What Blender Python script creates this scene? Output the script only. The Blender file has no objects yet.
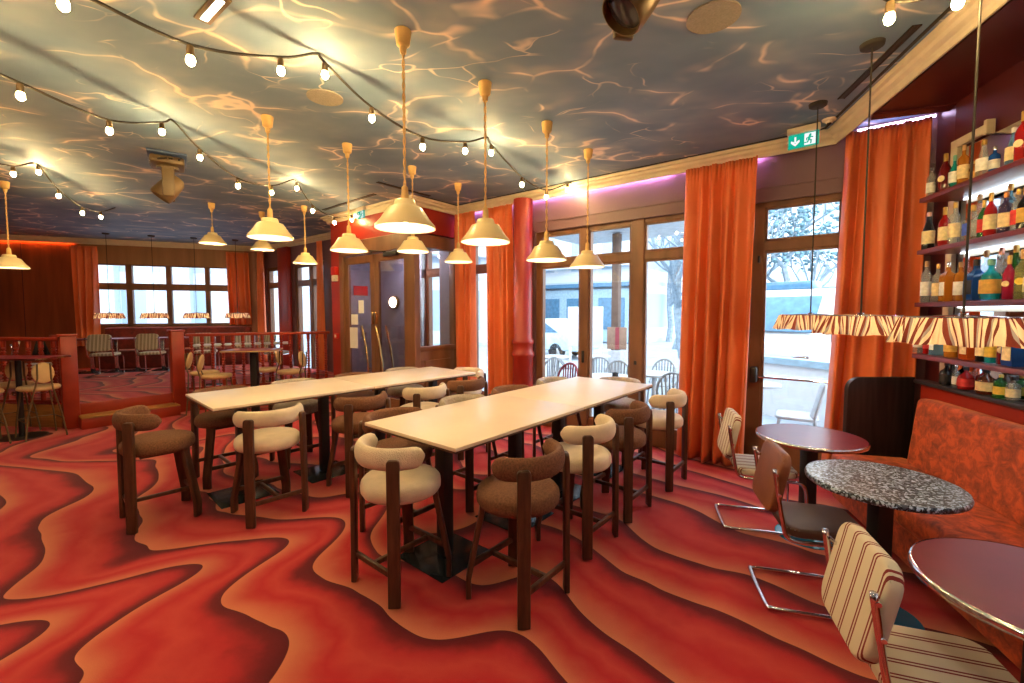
import bpy, bmesh, math, random
from mathutils import Vector, Matrix
R = math.radians
sc = bpy.context.scene
COL = sc.collection
random.seed(7)

# ------------------------------------------------------------------ helpers
class MB:
    """collects shapes into one mesh"""
    def __init__(self):
        self.bm = bmesh.new()
    def _xf(self, verts, m):
        for v in verts: v.co = m @ v.co
    def box(self, c, s, rz=0, bev=0, seg=2, rx=0, ry=0):
        b = bmesh.new()
        bmesh.ops.create_cube(b, size=1)
        for v in b.verts: v.co = Vector((v.co.x*s[0], v.co.y*s[1], v.co.z*s[2]))
        if bev > 0:
            bmesh.ops.bevel(b, geom=list(b.edges), offset=min(bev, min(s)*.49), segments=seg, affect='EDGES', profile=.5)
        m = Matrix.Translation(c) @ Matrix.Rotation(rz, 4, 'Z') @ Matrix.Rotation(ry, 4, 'Y') @ Matrix.Rotation(rx, 4, 'X')
        self._xf(b.verts, m); self._join(b); return self
    def _join(self, b):
        me = bpy.data.meshes.new('t'); b.to_mesh(me); b.free()
        self.bm.from_mesh(me); bpy.data.meshes.remove(me)
    def lathe(self, prof, n=16, c=(0,0,0), m=None, cap=True, sx=1, sy=1):
        b = bmesh.new(); rings = []
        for r, z in prof:
            if r < 1e-6:
                rings.append([b.verts.new((0,0,z))])
            else:
                rings.append([b.verts.new((r*math.cos(2*math.pi*i/n)*sx, r*math.sin(2*math.pi*i/n)*sy, z)) for i in range(n)])
        for a, d in zip(rings, rings[1:]):
            for i in range(n):
                j = (i+1) % n
                if len(a) == 1 and len(d) == 1: continue
                if len(a) == 1: b.faces.new((a[0], d[j], d[i]))
                elif len(d) == 1: b.faces.new((a[i], a[j], d[0]))
                else: b.faces.new((a[i], a[j], d[j], d[i]))
        if cap:
            if len(rings[0]) > 1: b.faces.new(list(reversed(rings[0])))
            if len(rings[-1]) > 1: b.faces.new(rings[-1])
        bmesh.ops.recalc_face_normals(b, faces=b.faces)
        M = Matrix.Translation(c) @ (m if m is not None else Matrix.Identity(4))
        self._xf(b.verts, M); self._join(b); return self
    def cyl(self, c, r, z0, z1, n=16, r1=None):
        return self.lathe([(r, z0), (r if r1 is None else r1, z1)], n, (c[0], c[1], 0))
    def ball(self, c, r, n=12, k=8, sz=1.0):
        return self.lathe([(r*math.sin(math.pi*i/k) if 0 < i < k else 0, -r*sz*math.cos(math.pi*i/k)) for i in range(k+1)], n, c)
    def tube(self, pts, r, n=8, closed=False, flat=1.0):
        pts = [Vector(p) for p in pts]; N = len(pts); b = bmesh.new(); rings = []
        up = None
        for i, p in enumerate(pts):
            if closed: t = pts[(i+1) % N] - pts[i-1]
            else: t = pts[min(i+1, N-1)] - pts[max(i-1, 0)]
            t.normalize()
            if up is None:
                up = Vector((0,0,1)) if abs(t.z) < .9 else Vector((1,0,0))
            x = t.cross(up); x.normalize(); y = x.cross(t); y.normalize(); up = y
            rr = r[i] if isinstance(r, (list, tuple)) else r
            rings.append([b.verts.new(p + rr*math.cos(2*math.pi*k/n)*x + rr*flat*math.sin(2*math.pi*k/n)*y) for k in range(n)])
        for i in range(N if closed else N-1):
            a, d = rings[i], rings[(i+1) % N]
            for k in range(n):
                j = (k+1) % n
                b.faces.new((a[k], a[j], d[j], d[k]))
        if not closed:
            b.faces.new(list(reversed(rings[0]))); b.faces.new(rings[-1])
        bmesh.ops.recalc_face_normals(b, faces=b.faces)
        self._join(b); return self
    def prism(self, poly, z0, z1, bev=0, m=None):
        b = bmesh.new()
        lo = [b.verts.new((x, y, z0)) for x, y in poly]; hi = [b.verts.new((x, y, z1)) for x, y in poly]
        b.faces.new(list(reversed(lo))); b.faces.new(hi)
        for i in range(len(poly)):
            j = (i+1) % len(poly); b.faces.new((lo[i], lo[j], hi[j], hi[i]))
        bmesh.ops.recalc_face_normals(b, faces=b.faces)
        if bev: bmesh.ops.bevel(b, geom=list(b.edges), offset=bev, segments=3, affect='EDGES', profile=.5)
        if m is not None: self._xf(b.verts, m)
        self._join(b); return self
    def sheet(self, f, nu, nv):
        """grid surface f(u,v)->co, u,v in 0..1"""
        b = bmesh.new()
        g = [[b.verts.new(f(i/nu, j/nv)) for j in range(nv+1)] for i in range(nu+1)]
        for i in range(nu):
            for j in range(nv):
                b.faces.new((g[i][j], g[i+1][j], g[i+1][j+1], g[i][j+1]))
        self._join(b); return self
    def build(self, name, mat, parent=None, loc=None, rz=None, smooth=.7, solid=0):
        me = bpy.data.meshes.new(name)
        self.bm.to_mesh(me); self.bm.free()
        me.materials.append(mat)
        if smooth:
            me.shade_smooth(); me.set_sharp_from_angle(angle=smooth)
        o = bpy.data.objects.new(name, me); COL.objects.link(o)
        if parent: o.parent = parent
        if loc is not None: o.location = loc
        if rz is not None: o.rotation_euler = (0, 0, rz)
        if solid:
            md = o.modifiers.new('thickness', 'SOLIDIFY'); md.thickness = solid; md.offset = 0
        return o

def catmull(pts, k=6, closed=False):
    P = [Vector(p) for p in pts]; out = []; N = len(P)
    for i in range(N if closed else N-1):
        if closed: a, b, c, d = P[i-1], P[i], P[(i+1) % N], P[(i+2) % N]
        else: a, b, c, d = P[max(i-1,0)], P[i], P[i+1], P[min(i+2,N-1)]
        for j in range(k):
            t = j/k
            out.append(.5*((2*b)+(-a+c)*t+(2*a-5*b+4*c-d)*t*t+(-a+3*b-3*c+d)*t**3))
    if not closed: out.append(P[-1])
    return out

def tag(o, label=None, cat=None, group=None, kind=None):
    if label: o['label'] = label
    if cat: o['category'] = cat
    if group: o['group'] = group
    if kind: o['kind'] = kind
    return o
def thing(name, label, cat, loc=(0,0,0), rz=0, group=None):
    o = bpy.data.objects.new(name, None); COL.objects.link(o)
    o.empty_display_size = .1
    o.location = loc; o.rotation_euler = (0, 0, rz)
    return tag(o, label, cat, group)
def struct(o): o['kind'] = 'structure'; return o
def frame_root(name, loc, rz):
    o = bpy.data.objects.new(name, None); COL.objects.link(o); o.location = loc; o.rotation_euler = (0,0,rz); o['kind'] = 'structure'; return o
KIDS = {}
def copy_tree(o, loc=None, rz=None, label=None, parent=None, group=None):
    c = o.copy(); COL.objects.link(c)
    if parent: c.parent = parent
    if loc is not None: c.location = loc
    if rz is not None: c.rotation_euler = (0,0,rz)
    if label: c['label'] = label
    if group: c['group'] = group
    for ch in list(o.children): copy_tree(ch, parent=c)
    return c

# ------------------------------------------------------------------ materials
def new_mat(name):
    m = bpy.data.materials.new(name); m.use_nodes = True
    nt = m.node_tree; nt.nodes.clear()
    out = nt.nodes.new('ShaderNodeOutputMaterial')
    return m, nt, out
def N(nt, typ, **kw):
    n = nt.nodes.new(typ)
    for k, v in kw.items():
        if k in n.inputs: n.inputs[k].default_value = v
        else: setattr(n, k, v)
    return n
def ramp(nt, stops, interp='LINEAR'):
    n = nt.nodes.new('ShaderNodeValToRGB'); cr = n.color_ramp; cr.interpolation = interp
    while len(cr.elements) > 1: cr.elements.remove(cr.elements[-1])
    for i, (p, c) in enumerate(stops):
        e = cr.elements[0] if i == 0 else cr.elements.new(p)
        e.position = p; e.color = (*c, 1) if len(c) == 3 else c
    return n
def math_(nt, op, a, b=None, c=None):
    n = nt.nodes.new('ShaderNodeMath'); n.operation = op
    for i, v in enumerate((a, b, c)):
        if v is None: continue
        if isinstance(v, (int, float)): n.inputs[i].default_value = v
        else: nt.links.new(v, n.inputs[i])
    return n.outputs[0]
def sss(nt, v, a, b):
    n = nt.nodes.new('ShaderNodeMapRange'); n.interpolation_type = 'SMOOTHSTEP'
    nt.links.new(v, n.inputs['Value']); n.inputs['From Min'].default_value = a; n.inputs['From Max'].default_value = b
    return n.outputs['Result']
def mixc(nt, fac, a, b, typ='MIX'):
    n = nt.nodes.new('ShaderNodeMix'); n.data_type = 'RGBA'; n.blend_type = typ
    for sock, v in ((0, fac), (6, a), (7, b)):
        if isinstance(v, (int, float)): n.inputs[sock].default_value = v
        elif isinstance(v, tuple): n.inputs[sock].default_value = (*v, 1)
        else: nt.links.new(v, n.inputs[sock])
    return n.outputs[2]

def simple(name, col, rough=.5, metal=0, var=.08, vscale=8, bump=0, bscale=60, sheen=0, coat=0, stretch=None, spec=None):
    m, nt, out = new_mat(name)
    p = N(nt, 'ShaderNodeBsdfPrincipled', Roughness=rough, Metallic=metal)
    if sheen: p.inputs['Sheen Weight'].default_value = sheen
    if coat: p.inputs['Coat Weight'].default_value = coat; p.inputs['Coat Roughness'].default_value = .15
    if spec is not None: p.inputs['Specular IOR Level'].default_value = spec
    tc = N(nt, 'ShaderNodeTexCoord')
    mp = N(nt, 'ShaderNodeMapping'); nt.links.new(tc.outputs['Object'], mp.inputs['Vector'])
    if stretch: mp.inputs['Scale'].default_value = stretch
    nz = N(nt, 'ShaderNodeTexNoise', Scale=vscale, Detail=4.0); nt.links.new(mp.outputs[0], nz.inputs['Vector'])
    lo = tuple(max(0, c*(1-var*2)) for c in col); hi = tuple(min(1, c*(1+var*2)) for c in col)
    rp = ramp(nt, [(.3, lo), (.7, hi)]); nt.links.new(nz.outputs['Fac'], rp.inputs[0])
    nt.links.new(rp.outputs[0], p.inputs['Base Color'])
    if bump:
        n2 = N(nt, 'ShaderNodeTexNoise', Scale=bscale, Detail=3.0); nt.links.new(mp.outputs[0], n2.inputs['Vector'])
        bp = N(nt, 'ShaderNodeBump', Strength=bump, Distance=.01); nt.links.new(n2.outputs['Fac'], bp.inputs['Height'])
        nt.links.new(bp.outputs[0], p.inputs['Normal'])
    nt.links.new(p.outputs[0], out.inputs[0])
    return m
def emit(name, col, s):
    m, nt, out = new_mat(name)
    e = N(nt, 'ShaderNodeEmission', Strength=s); e.inputs[0].default_value = (*col, 1)
    nt.links.new(e.outputs[0], out.inputs[0]); return m
def pane(name, tint=(.97,.99,1), refl=1.0):
    m, nt, out = new_mat(name)
    t = N(nt, 'ShaderNodeBsdfTransparent'); t.inputs[0].default_value = (*tint, 1)
    g = N(nt, 'ShaderNodeBsdfGlossy', Roughness=.01); g.inputs[0].default_value = (1,1,1,1)
    f = N(nt, 'ShaderNodeLayerWeight'); f.inputs['Blend'].default_value = .5
    fr = math_(nt, 'MULTIPLY_ADD', math_(nt, 'POWER', f.outputs['Facing'], 5.0), .8, .045)
    mx = N(nt, 'ShaderNodeMixShader')
    nt.links.new(math_(nt, 'MULTIPLY', fr, refl), mx.inputs[0]); nt.links.new(t.outputs[0], mx.inputs[1]); nt.links.new(g.outputs[0], mx.inputs[2])
    nt.links.new(mx.outputs[0], out.inputs[0]); return m
def tinted(name, col, opac=.45):
    """coloured bottle glass with its contents"""
    m, nt, out = new_mat(name)
    t = N(nt, 'ShaderNodeBsdfTransparent'); t.inputs[0].default_value = (*[c**.55 for c in col], 1)
    p = N(nt, 'ShaderNodeBsdfPrincipled', Roughness=.06); p.inputs['Base Color'].default_value = (*col, 1)
    p.inputs['Coat Weight'].default_value = .5
    mx = N(nt, 'ShaderNodeMixShader'); mx.inputs[0].default_value = opac*.72
    nt.links.new(t.outputs[0], mx.inputs[1]); nt.links.new(p.outputs[0], mx.inputs[2]); nt.links.new(mx.outputs[0], out.inputs[0]); return m

M = {}
M['wood'] = simple('dark_walnut', (.078,.032,.016), .38, var=.25, vscale=5, stretch=(6,6,.8), bump=.08, bscale=30)
M['frame'] = simple('brown_window_frame', (.20,.088,.042), .42, var=.12, vscale=3, stretch=(2,2,.5))
M['cream'] = simple('cream_boucle', (.74,.60,.42), .9, var=.06, bump=.5, bscale=160, sheen=.3)
M['brown'] = simple('brown_weave', (.17,.07,.032), .9, var=.18, vscale=90, bump=.5, bscale=220)
M['grey'] = simple('beige_grey_weave', (.42,.35,.27), .9, var=.1, vscale=60, bump=.4, bscale=200)
M['top'] = simple('pale_table_laminate', (.80,.66,.50), .32, var=.03, vscale=3)
M['black'] = simple('black_powdercoat', (.012,.011,.011), .45, var=.1)
M['plate'] = simple('black_base_plate', (.016,.02,.024), .22, var=.1, metal=.2)
M['chrome'] = simple('chrome', (.75,.75,.77), .12, 1, var=.02)
M['brass'] = simple('brass', (.75,.5,.2), .22, 1, var=.04)
M['blue'] = simple('blue_base', (.02,.16,.28), .2, var=.05)
M['shade'] = simple('cream_enamel', (.90,.72,.40), .35, var=.02, coat=.3)
M['shade_in'] = simple('white_enamel', (.9,.85,.75), .4, var=.01)
M['cord_y'] = simple('yellow_cord', (.72,.47,.18), .7, var=.1)
M['cable'] = simple('dark_cable', (.03,.024,.018), .7)
M['gold'] = simple('socket_bronze', (.12,.075,.03), .5)
M['plateblue'] = simple('dark_blue_plate', (.035,.07,.17), .35)
M['bronze'] = simple('bronze_casing', (.16,.10,.045), .4, .3)
M['cornice'] = simple('cream_plaster', (.66,.57,.42), .6, var=.03)
M['redwall'] = simple('red_paint', (.33,.022,.010), .4, var=.08, vscale=2)
M['maroon'] = simple('maroon_panel', (.085,.011,.012), .38, var=.1, vscale=2)
M['redwood'] = simple('red_lacquer', (.30,.028,.010), .35, var=.1, vscale=4)
M['panelwood'] = simple('reddish_wood_panelling', (.28,.068,.022), .4, var=.15, vscale=2.5, stretch=(3,3,.3))
M['header'] = simple('brown_header_panel', (.19,.10,.125), .45, var=.05, vscale=2)
M['lightwood'] = simple('light_brown_panel', (.34,.17,.075), .45, var=.08, vscale=2, stretch=(3,3,.3))
M['lavender'] = simple('lavender_grey_paint', (.30,.28,.33), .45, var=.04)
M['maroonshelf'] = simple('maroon_shelf', (.15,.022,.024), .35, var=.08)
M['darkwood'] = simple('black_stained_oak', (.022,.013,.013), .42, var=.3, vscale=4, stretch=(8,8,.6))
M['ledge'] = simple('grey_ledge', (.04,.037,.045), .35)
M['burgundy'] = simple('burgundy_laminate', (.16,.016,.030), .28, var=.05)
M['leather'] = simple('brown_leather', (.20,.060,.022), .5, var=.08, bump=.1, bscale=90)
M['seatbrown'] = simple('dark_brown_leather', (.085,.038,.024), .5, var=.08)
M['goldwood'] = simple('honey_wood_fascia', (.42,.19,.05), .4, var=.1, stretch=(.5,4,4))
M['black_cloth'] = simple('black_cloth', (.012,.01,.01), .85)
M['white'] = simple('white_paint', (.66,.67,.68), .5, var=.02)
M['offwhite'] = simple('off_white_plastic', (.7,.62,.5), .5, var=.02)
M['ivory'] = simple('ivory_upholstery', (.60,.40,.19), .75, var=.04)
M['paper'] = simple('white_paper', (.85,.84,.82), .7, var=.02)
M['redplastic'] = simple('red_plastic', (.6,.02,.015), .4)
M['discgrey'] = simple('ceiling_speaker_grille', (.30,.27,.215), .8, var=.06, vscale=90)
M['green'] = emit('exit_sign_green', (.01,.50,.33), .36)
M['signwhite'] = emit('exit_sign_white', (1,1,1), .40)
M['mirror'] = simple('mirror_silver', (.82,.85,.88), .015, 1, var=.0)
M['bulb'] = emit('bulb_glow', (1,.68,.27), 230)
M['pbulb'] = emit('pendant_bulb_glow', (1,.72,.38), 60)
M['lbulb'] = emit('lamp_bulb_glow', (1,.66,.32), 60)
M['fill'] = emit('fill_glow', (1,.84,.68), 44)  # glow of the unseen ceiling lights added as fill
M['led_p'] = emit('purple_led', (.60,.34,1.0), 48)
M['led_w'] = emit('pale_violet_led', (.80,.62,1.0), 5)
M['led_o'] = emit('orange_led', (1,.20,.04), 60)
M['led_b'] = emit('cool_led', (.35,.55,1), 5)
M['spotled'] = emit('linear_spot_glow', (1,.9,.75), 6)
M['wallglow'] = emit('wall_lamp_glow', (1,.78,.5), 14)
M['glass'] = pane('window_glass')
M['doorglass'] = pane('entrance_glass', (.80,.80,.84), 1.4)
# outside
M['stone'] = simple('pale_facade', (.62,.66,.70), .9, var=.04)
M['stone2'] = simple('cool_facade', (.46,.55,.63), .9, var=.05)
M['street'] = simple('pale_paving', (.32,.355,.39), .9, var=.05, vscale=2)
M['extblue'] = simple('blue_grey_glass', (.07,.17,.27), .2, var=.1)
M['awning'] = simple('grey_blue_shopfront', (.30,.42,.50), .5)
M['bark'] = simple('hazy_bark', (.24,.29,.33), .9, var=.15)  # bluish haze and overexposure put into the bark colour
M['hazy_twig'] = simple('hazy_twig', (.22,.28,.33), .9, var=.1)  # same haze put into the branch colour
M['foliage'] = simple('evergreen', (.14,.25,.29), .8, var=.3, vscale=5)
M['rattan'] = simple('white_bistro_chair', (.33,.34,.34), .6)
M['redrattan'] = simple('red_white_bistro_chair', (.30,.05,.06), .6)
M['terrace'] = simple('white_terrace_furniture', (.46,.47,.48), .5)
M['postwood'] = simple('parasol_wood', (.14,.085,.06), .6)
M['tanboard'] = simple('tan_menu_board', (.30,.18,.12), .6)
M['carblue'] = simple('pale_blue_car_paint', (.45,.58,.66), .3)
M['rubber'] = simple('rubber', (.02,.02,.022), .8)

def make_carpet():
    m, nt, out = new_mat('wave_carpet'); L = nt.links
    geo = N(nt, 'ShaderNodeNewGeometry')
    sep = N(nt, 'ShaderNodeSeparateXYZ'); L.new(geo.outputs['Position'], sep.inputs[0])
    X, Y = sep.outputs[0], sep.outputs[1]
    s = math_(nt, 'ADD', math_(nt, 'MULTIPLY', X, .612), math_(nt, 'MULTIPLY', Y, .791))
    u = math_(nt, 'SUBTRACT', math_(nt, 'MULTIPLY', X, .791), math_(nt, 'MULTIPLY', Y, .612))
    # undulation is strong on the left and calms down to the right
    amp = math_(nt, 'SUBTRACT', 1.0, sss(nt, u, -2.6, .4)); amp = math_(nt, 'MULTIPLY_ADD', amp, .60, .15)
    cb = N(nt, 'ShaderNodeCombineXYZ'); L.new(math_(nt, 'MULTIPLY', u, 1.25), cb.inputs[0]); L.new(math_(nt, 'MULTIPLY', s, .62), cb.inputs[1])
    n1 = N(nt, 'ShaderNodeTexNoise', Scale=1.0, Detail=1.6, Roughness=.42); L.new(cb.outputs[0], n1.inputs['Vector'])
    n0 = N(nt, 'ShaderNodeTexNoise', Scale=.42, Detail=0.0); L.new(geo.outputs['Position'], n0.inputs['Vector'])
    ph = math_(nt, 'MULTIPLY', math_(nt, 'SUBTRACT', n0.outputs['Fac'], .5), 8.0)
    sn = math_(nt, 'SINE', math_(nt, 'ADD', math_(nt, 'MULTIPLY', u, 2.5), math_(nt, 'ADD', ph, math_(nt, 'MULTIPLY', s, .8))))
    sn2 = math_(nt, 'SINE', math_(nt, 'ADD', math_(nt, 'MULTIPLY', u, 6.1), math_(nt, 'MULTIPLY', ph, 1.5)))
    am2 = math_(nt, 'MULTIPLY', amp, math_(nt, 'MULTIPLY_ADD', n1.outputs['Fac'], .5, .14))
    wav = math_(nt, 'ADD', math_(nt, 'MULTIPLY', math_(nt, 'ADD', sn, math_(nt, 'MULTIPLY', sn2, .24)), am2), math_(nt, 'MULTIPLY', math_(nt, 'SUBTRACT', n1.outputs['Fac'], .5), .42))
    cb2 = N(nt, 'ShaderNodeCombineXYZ'); L.new(math_(nt, 'MULTIPLY', u, .35), cb2.inputs[0]); L.new(math_(nt, 'MULTIPLY', s, 1.1), cb2.inputs[1]); cb2.inputs[2].default_value = 7.3
    n2 = N(nt, 'ShaderNodeTexNoise', Scale=1.0, Detail=1.0); L.new(cb2.outputs[0], n2.inputs['Vector'])
    wav2 = math_(nt, 'MULTIPLY', math_(nt, 'SUBTRACT', n2.outputs['Fac'], .5), .45)
    v = math_(nt, 'DIVIDE', math_(nt, 'ADD', s, math_(nt, 'ADD', wav, wav2)), .51)
    fr = math_(nt, 'FRACT', v)
    # painterly mottling inside a band
    n3 = N(nt, 'ShaderNodeTexNoise', Scale=3.2, Detail=4.0, Roughness=.6); L.new(geo.outputs['Position'], n3.inputs['Vector'])
    mot = math_(nt, 'MULTIPLY', math_(nt, 'SUBTRACT', n3.outputs['Fac'], .5), .75)
    env = math_(nt, 'MULTIPLY', math_(nt, 'MULTIPLY', fr, math_(nt, 'SUBTRACT', 1.0, fr)), 3.0)
    fr2 = math_(nt, 'ADD', fr, math_(nt, 'MULTIPLY', mot, env))
    rp = ramp(nt, [(0.0, (.58,.17,.085)), (.12, (.54,.115,.065)), (.28, (.48,.045,.036)), (.42, (.44,.014,.020)), (.60, (.50,.045,.036)), (.76, (.42,.018,.022)), (.90, (.15,.005,.010)), (1.0, (.085,.003,.008))])
    L.new(fr2, rp.inputs[0])
    n4 = N(nt, 'ShaderNodeTexNoise', Scale=260.0, Detail=2.0); L.new(geo.outputs['Position'], n4.inputs['Vector'])
    pile = ramp(nt, [(.3, (.86,.86,.86)), (.7, (1.08,1.08,1.08))]); L.new(n4.outputs['Fac'], pile.inputs[0])
    col = mixc(nt, 1.0, rp.outputs[0], pile.outputs[0], 'MULTIPLY')
    p = N(nt, 'ShaderNodeBsdfPrincipled', Roughness=.95); p.inputs['Sheen Weight'].default_value = .12; p.inputs['Specular IOR Level'].default_value = .2
    L.new(col, p.inputs['Base Color'])
    bp = N(nt, 'ShaderNodeBump', Strength=.4, Distance=.004); L.new(n4.outputs['Fac'], bp.inputs['Height']); L.new(bp.outputs[0], p.inputs['Normal'])
    L.new(p.outputs[0], out.inputs[0]); return m
M['carpet'] = make_carpet()

def make_ceiling():
    m, nt, out = new_mat('painted_water_ceiling'); L = nt.links
    geo = N(nt, 'ShaderNodeNewGeometry')
    mp = N(nt, 'ShaderNodeMapping'); L.new(geo.outputs['Position'], mp.inputs['Vector']); mp.inputs['Rotation'].default_value = (0,0,R(35)); mp.inputs['Scale'].default_value = (1.0,1.45,0)
    def layer(scale, warp, off):
        w1 = N(nt, 'ShaderNodeTexNoise', Scale=1.1, Detail=2.5); L.new(mp.outputs[0], w1.inputs['Vector'])
        va = N(nt, 'ShaderNodeVectorMath', operation='SUBTRACT'); L.new(w1.outputs['Color'], va.inputs[0]); va.inputs[1].default_value = (.5-off,.5,.5)
        vs = N(nt, 'ShaderNodeVectorMath', operation='SCALE'); L.new(va.outputs[0], vs.inputs[0]); vs.inputs['Scale'].default_value = warp
        vb = N(nt, 'ShaderNodeVectorMath', operation='ADD'); L.new(mp.outputs[0], vb.inputs[0]); L.new(vs.outputs[0], vb.inputs[1])
        vo = N(nt, 'ShaderNodeTexVoronoi', Scale=scale); vo.feature = 'DISTANCE_TO_EDGE'; L.new(vb.outputs[0], vo.inputs['Vector'])
        return vo.outputs['Distance']
    d1 = layer(1.05, 1.0, 0); d2 = layer(1.5, 1.5, 3.1)
    k = N(nt, 'ShaderNodeTexNoise', Scale=1.7, Detail=2.0); L.new(mp.outputs[0], k.inputs['Vector'])
    mask = sss(nt, k.outputs['Fac'], .42, .62)
    k2 = N(nt, 'ShaderNodeTexNoise', Scale=2.3, Detail=2.0); L.new(geo.outputs['Position'], k2.inputs['Vector'])
    mask2 = sss(nt, k2.outputs['Fac'], .53, .70)
    core1 = math_(nt, 'MULTIPLY', math_(nt, 'SUBTRACT', 1.0, sss(nt, d1, .0, .028)), mask)
    glow1 = math_(nt, 'MULTIPLY', math_(nt, 'SUBTRACT', 1.0, sss(nt, d1, .0, .16)), math_(nt, 'MULTIPLY', mask, .26))
    core2 = math_(nt, 'MULTIPLY', math_(nt, 'SUBTRACT', 1.0, sss(nt, d2, .0, .024)), math_(nt, 'MULTIPLY', mask2, .8))
    f = math_(nt, 'MINIMUM', math_(nt, 'ADD', math_(nt, 'ADD', core1, glow1), core2), 1.0)
    bg = N(nt, 'ShaderNodeTexNoise', Scale=1.2, Detail=3.0); L.new(mp.outputs[0], bg.inputs['Vector'])
    rp = ramp(nt, [(.3, (.12,.20,.305)), (.55, (.18,.262,.365)), (.75, (.28,.35,.43))]); L.new(bg.outputs['Fac'], rp.inputs[0])
    col = mixc(nt, f, rp.outputs[0], (.86,.73,.62))
    p = N(nt, 'ShaderNodeBsdfPrincipled', Roughness=.65); L.new(col, p.inputs['Base Color'])
    L.new(p.outputs[0], out.inputs[0]); return m
M['ceiling'] = make_ceiling()

def make_velvet(name, a, b, scale=9):
    m, nt, out = new_mat(name); L = nt.links
    tc = N(nt, 'ShaderNodeTexCoord')
    nz = N(nt, 'ShaderNodeTexNoise', Scale=scale, Detail=6.0, Roughness=.68, Distortion=.5); L.new(tc.outputs['Object'], nz.inputs['Vector'])
    rp = ramp(nt, [(.33, a), (.50, tuple((x+y)/2 for x, y in zip(a, b))), (.60, b)]); L.new(nz.outputs['Fac'], rp.inputs[0])
    p = N(nt, 'ShaderNodeBsdfPrincipled', Roughness=.75); p.inputs['Sheen Weight'].default_value = .4; p.inputs['Sheen Tint'].default_value = (1,.4,.2,1)
    L.new(rp.outputs[0], p.inputs['Base Color'])
    bp = N(nt, 'ShaderNodeBump', Strength=.25, Distance=.01); L.new(nz.outputs['Fac'], bp.inputs['Height']); L.new(bp.outputs[0], p.inputs['Normal'])
    L.new(p.outputs[0], out.inputs[0]); return m
M['velvet'] = make_velvet('crushed_orange_velvet', (.11,.009,.004), (.54,.075,.013), 13)
M['redvelvet'] = make_velvet('dark_red_velvet', (.07,.006,.004), (.20,.015,.01), 6)

def make_terrazzo():
    m, nt, out = new_mat('black_white_terrazzo'); L = nt.links
    tc = N(nt, 'ShaderNodeTexCoord')
    nz = N(nt, 'ShaderNodeTexNoise', Scale=30.0, Detail=2.0); L.new(tc.outputs['Object'], nz.inputs['Vector'])
    va = N(nt, 'ShaderNodeVectorMath', operation='SCALE'); L.new(nz.outputs['Color'], va.inputs[0]); va.inputs['Scale'].default_value = .03
    vb = N(nt, 'ShaderNodeVectorMath', operation='ADD'); L.new(tc.outputs['Object'], vb.inputs[0]); L.new(va.outputs[0], vb.inputs[1])
    vo = N(nt, 'ShaderNodeTexVoronoi', Scale=105.0); L.new(vb.outputs[0], vo.inputs['Vector'])
    sp = N(nt, 'ShaderNodeSeparateColor'); L.new(vo.outputs['Color'], sp.inputs[0])
    rp = ramp(nt, [(0, (.014,.02,.032)), (.38, (.014,.02,.032)), (.40, (.08,.11,.17)), (.66, (.08,.11,.17)), (.68, (.42,.55,.74)), (1, (.58,.72,.92))], 'CONSTANT'); L.new(sp.outputs[0], rp.inputs[0])
    p = N(nt, 'ShaderNodeBsdfPrincipled', Roughness=.3); L.new(rp.outputs[0], p.inputs['Base Color']); L.new(p.outputs[0], out.inputs[0]); return m
M['terrazzo'] = make_terrazzo()

def make_stripe(name, base, line, period=.075, w=.10, gap=.10):
    """upholstery with pairs of thin lines running along the chair"""
    m, nt, out = new_mat(name); L = nt.links
    tc = N(nt, 'ShaderNodeTexCoord'); sp = N(nt, 'ShaderNodeSeparateXYZ'); L.new(tc.outputs['Object'], sp.inputs[0])
    fr = math_(nt, 'FRACT', math_(nt, 'ADD', math_(nt, 'DIVIDE', sp.outputs[0], period), 50.27))
    a = math_(nt, 'MULTIPLY', math_(nt, 'GREATER_THAN', fr, .40), math_(nt, 'LESS_THAN', fr, .40+w))
    b = math_(nt, 'MULTIPLY', math_(nt, 'GREATER_THAN', fr, .40+w+gap), math_(nt, 'LESS_THAN', fr, .40+2*w+gap))
    f = math_(nt, 'ADD', a, b)
    nz = N(nt, 'ShaderNodeTexNoise', Scale=300.0); L.new(tc.outputs['Object'], nz.inputs['Vector'])
    col = mixc(nt, f, base, line)
    p = N(nt, 'ShaderNodeBsdfPrincipled', Roughness=.85); L.new(col, p.inputs['Base Color'])
    bp = N(nt, 'ShaderNodeBump', Strength=.2, Distance=.004); L.new(nz.outputs['Fac'], bp.inputs['Height']); L.new(bp.outputs[0], p.inputs['Normal'])
    L.new(p.outputs[0], out.inputs[0]); return m
M['stripe'] = make_stripe('striped_upholstery', (.66,.58,.44), (.20,.02,.02))
M['stripe_g'] = make_stripe('grey_striped_upholstery', (.50,.45,.36), (.16,.11,.09), .06, .16, .12)

def make_curtain():
    m, nt, out = new_mat('orange_satin'); L = nt.links
    tc = N(nt, 'ShaderNodeTexCoord')
    nz = N(nt, 'ShaderNodeTexNoise', Scale=3.0, Detail=2.0); L.new(tc.outputs['Object'], nz.inputs['Vector'])
    rp = ramp(nt, [(.3, (.82,.19,.06)), (.7, (.90,.245,.085))]); L.new(nz.outputs['Fac'], rp.inputs[0])
    p = N(nt, 'ShaderNodeBsdfPrincipled', Roughness=.40); p.inputs['Sheen Weight'].default_value = .1
    L.new(rp.outputs[0], p.inputs['Base Color'])
    t = N(nt, 'ShaderNodeBsdfTranslucent'); t.inputs[0].default_value = (.9,.22,.06,1)
    mx = N(nt, 'ShaderNodeMixShader'); mx.inputs[0].default_value = .22
    L.new(p.outputs[0], mx.inputs[1]); L.new(t.outputs[0], mx.inputs[2]); L.new(mx.outputs[0], out.inputs[0]); return m
M['curtain'] = make_curtain()

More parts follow.
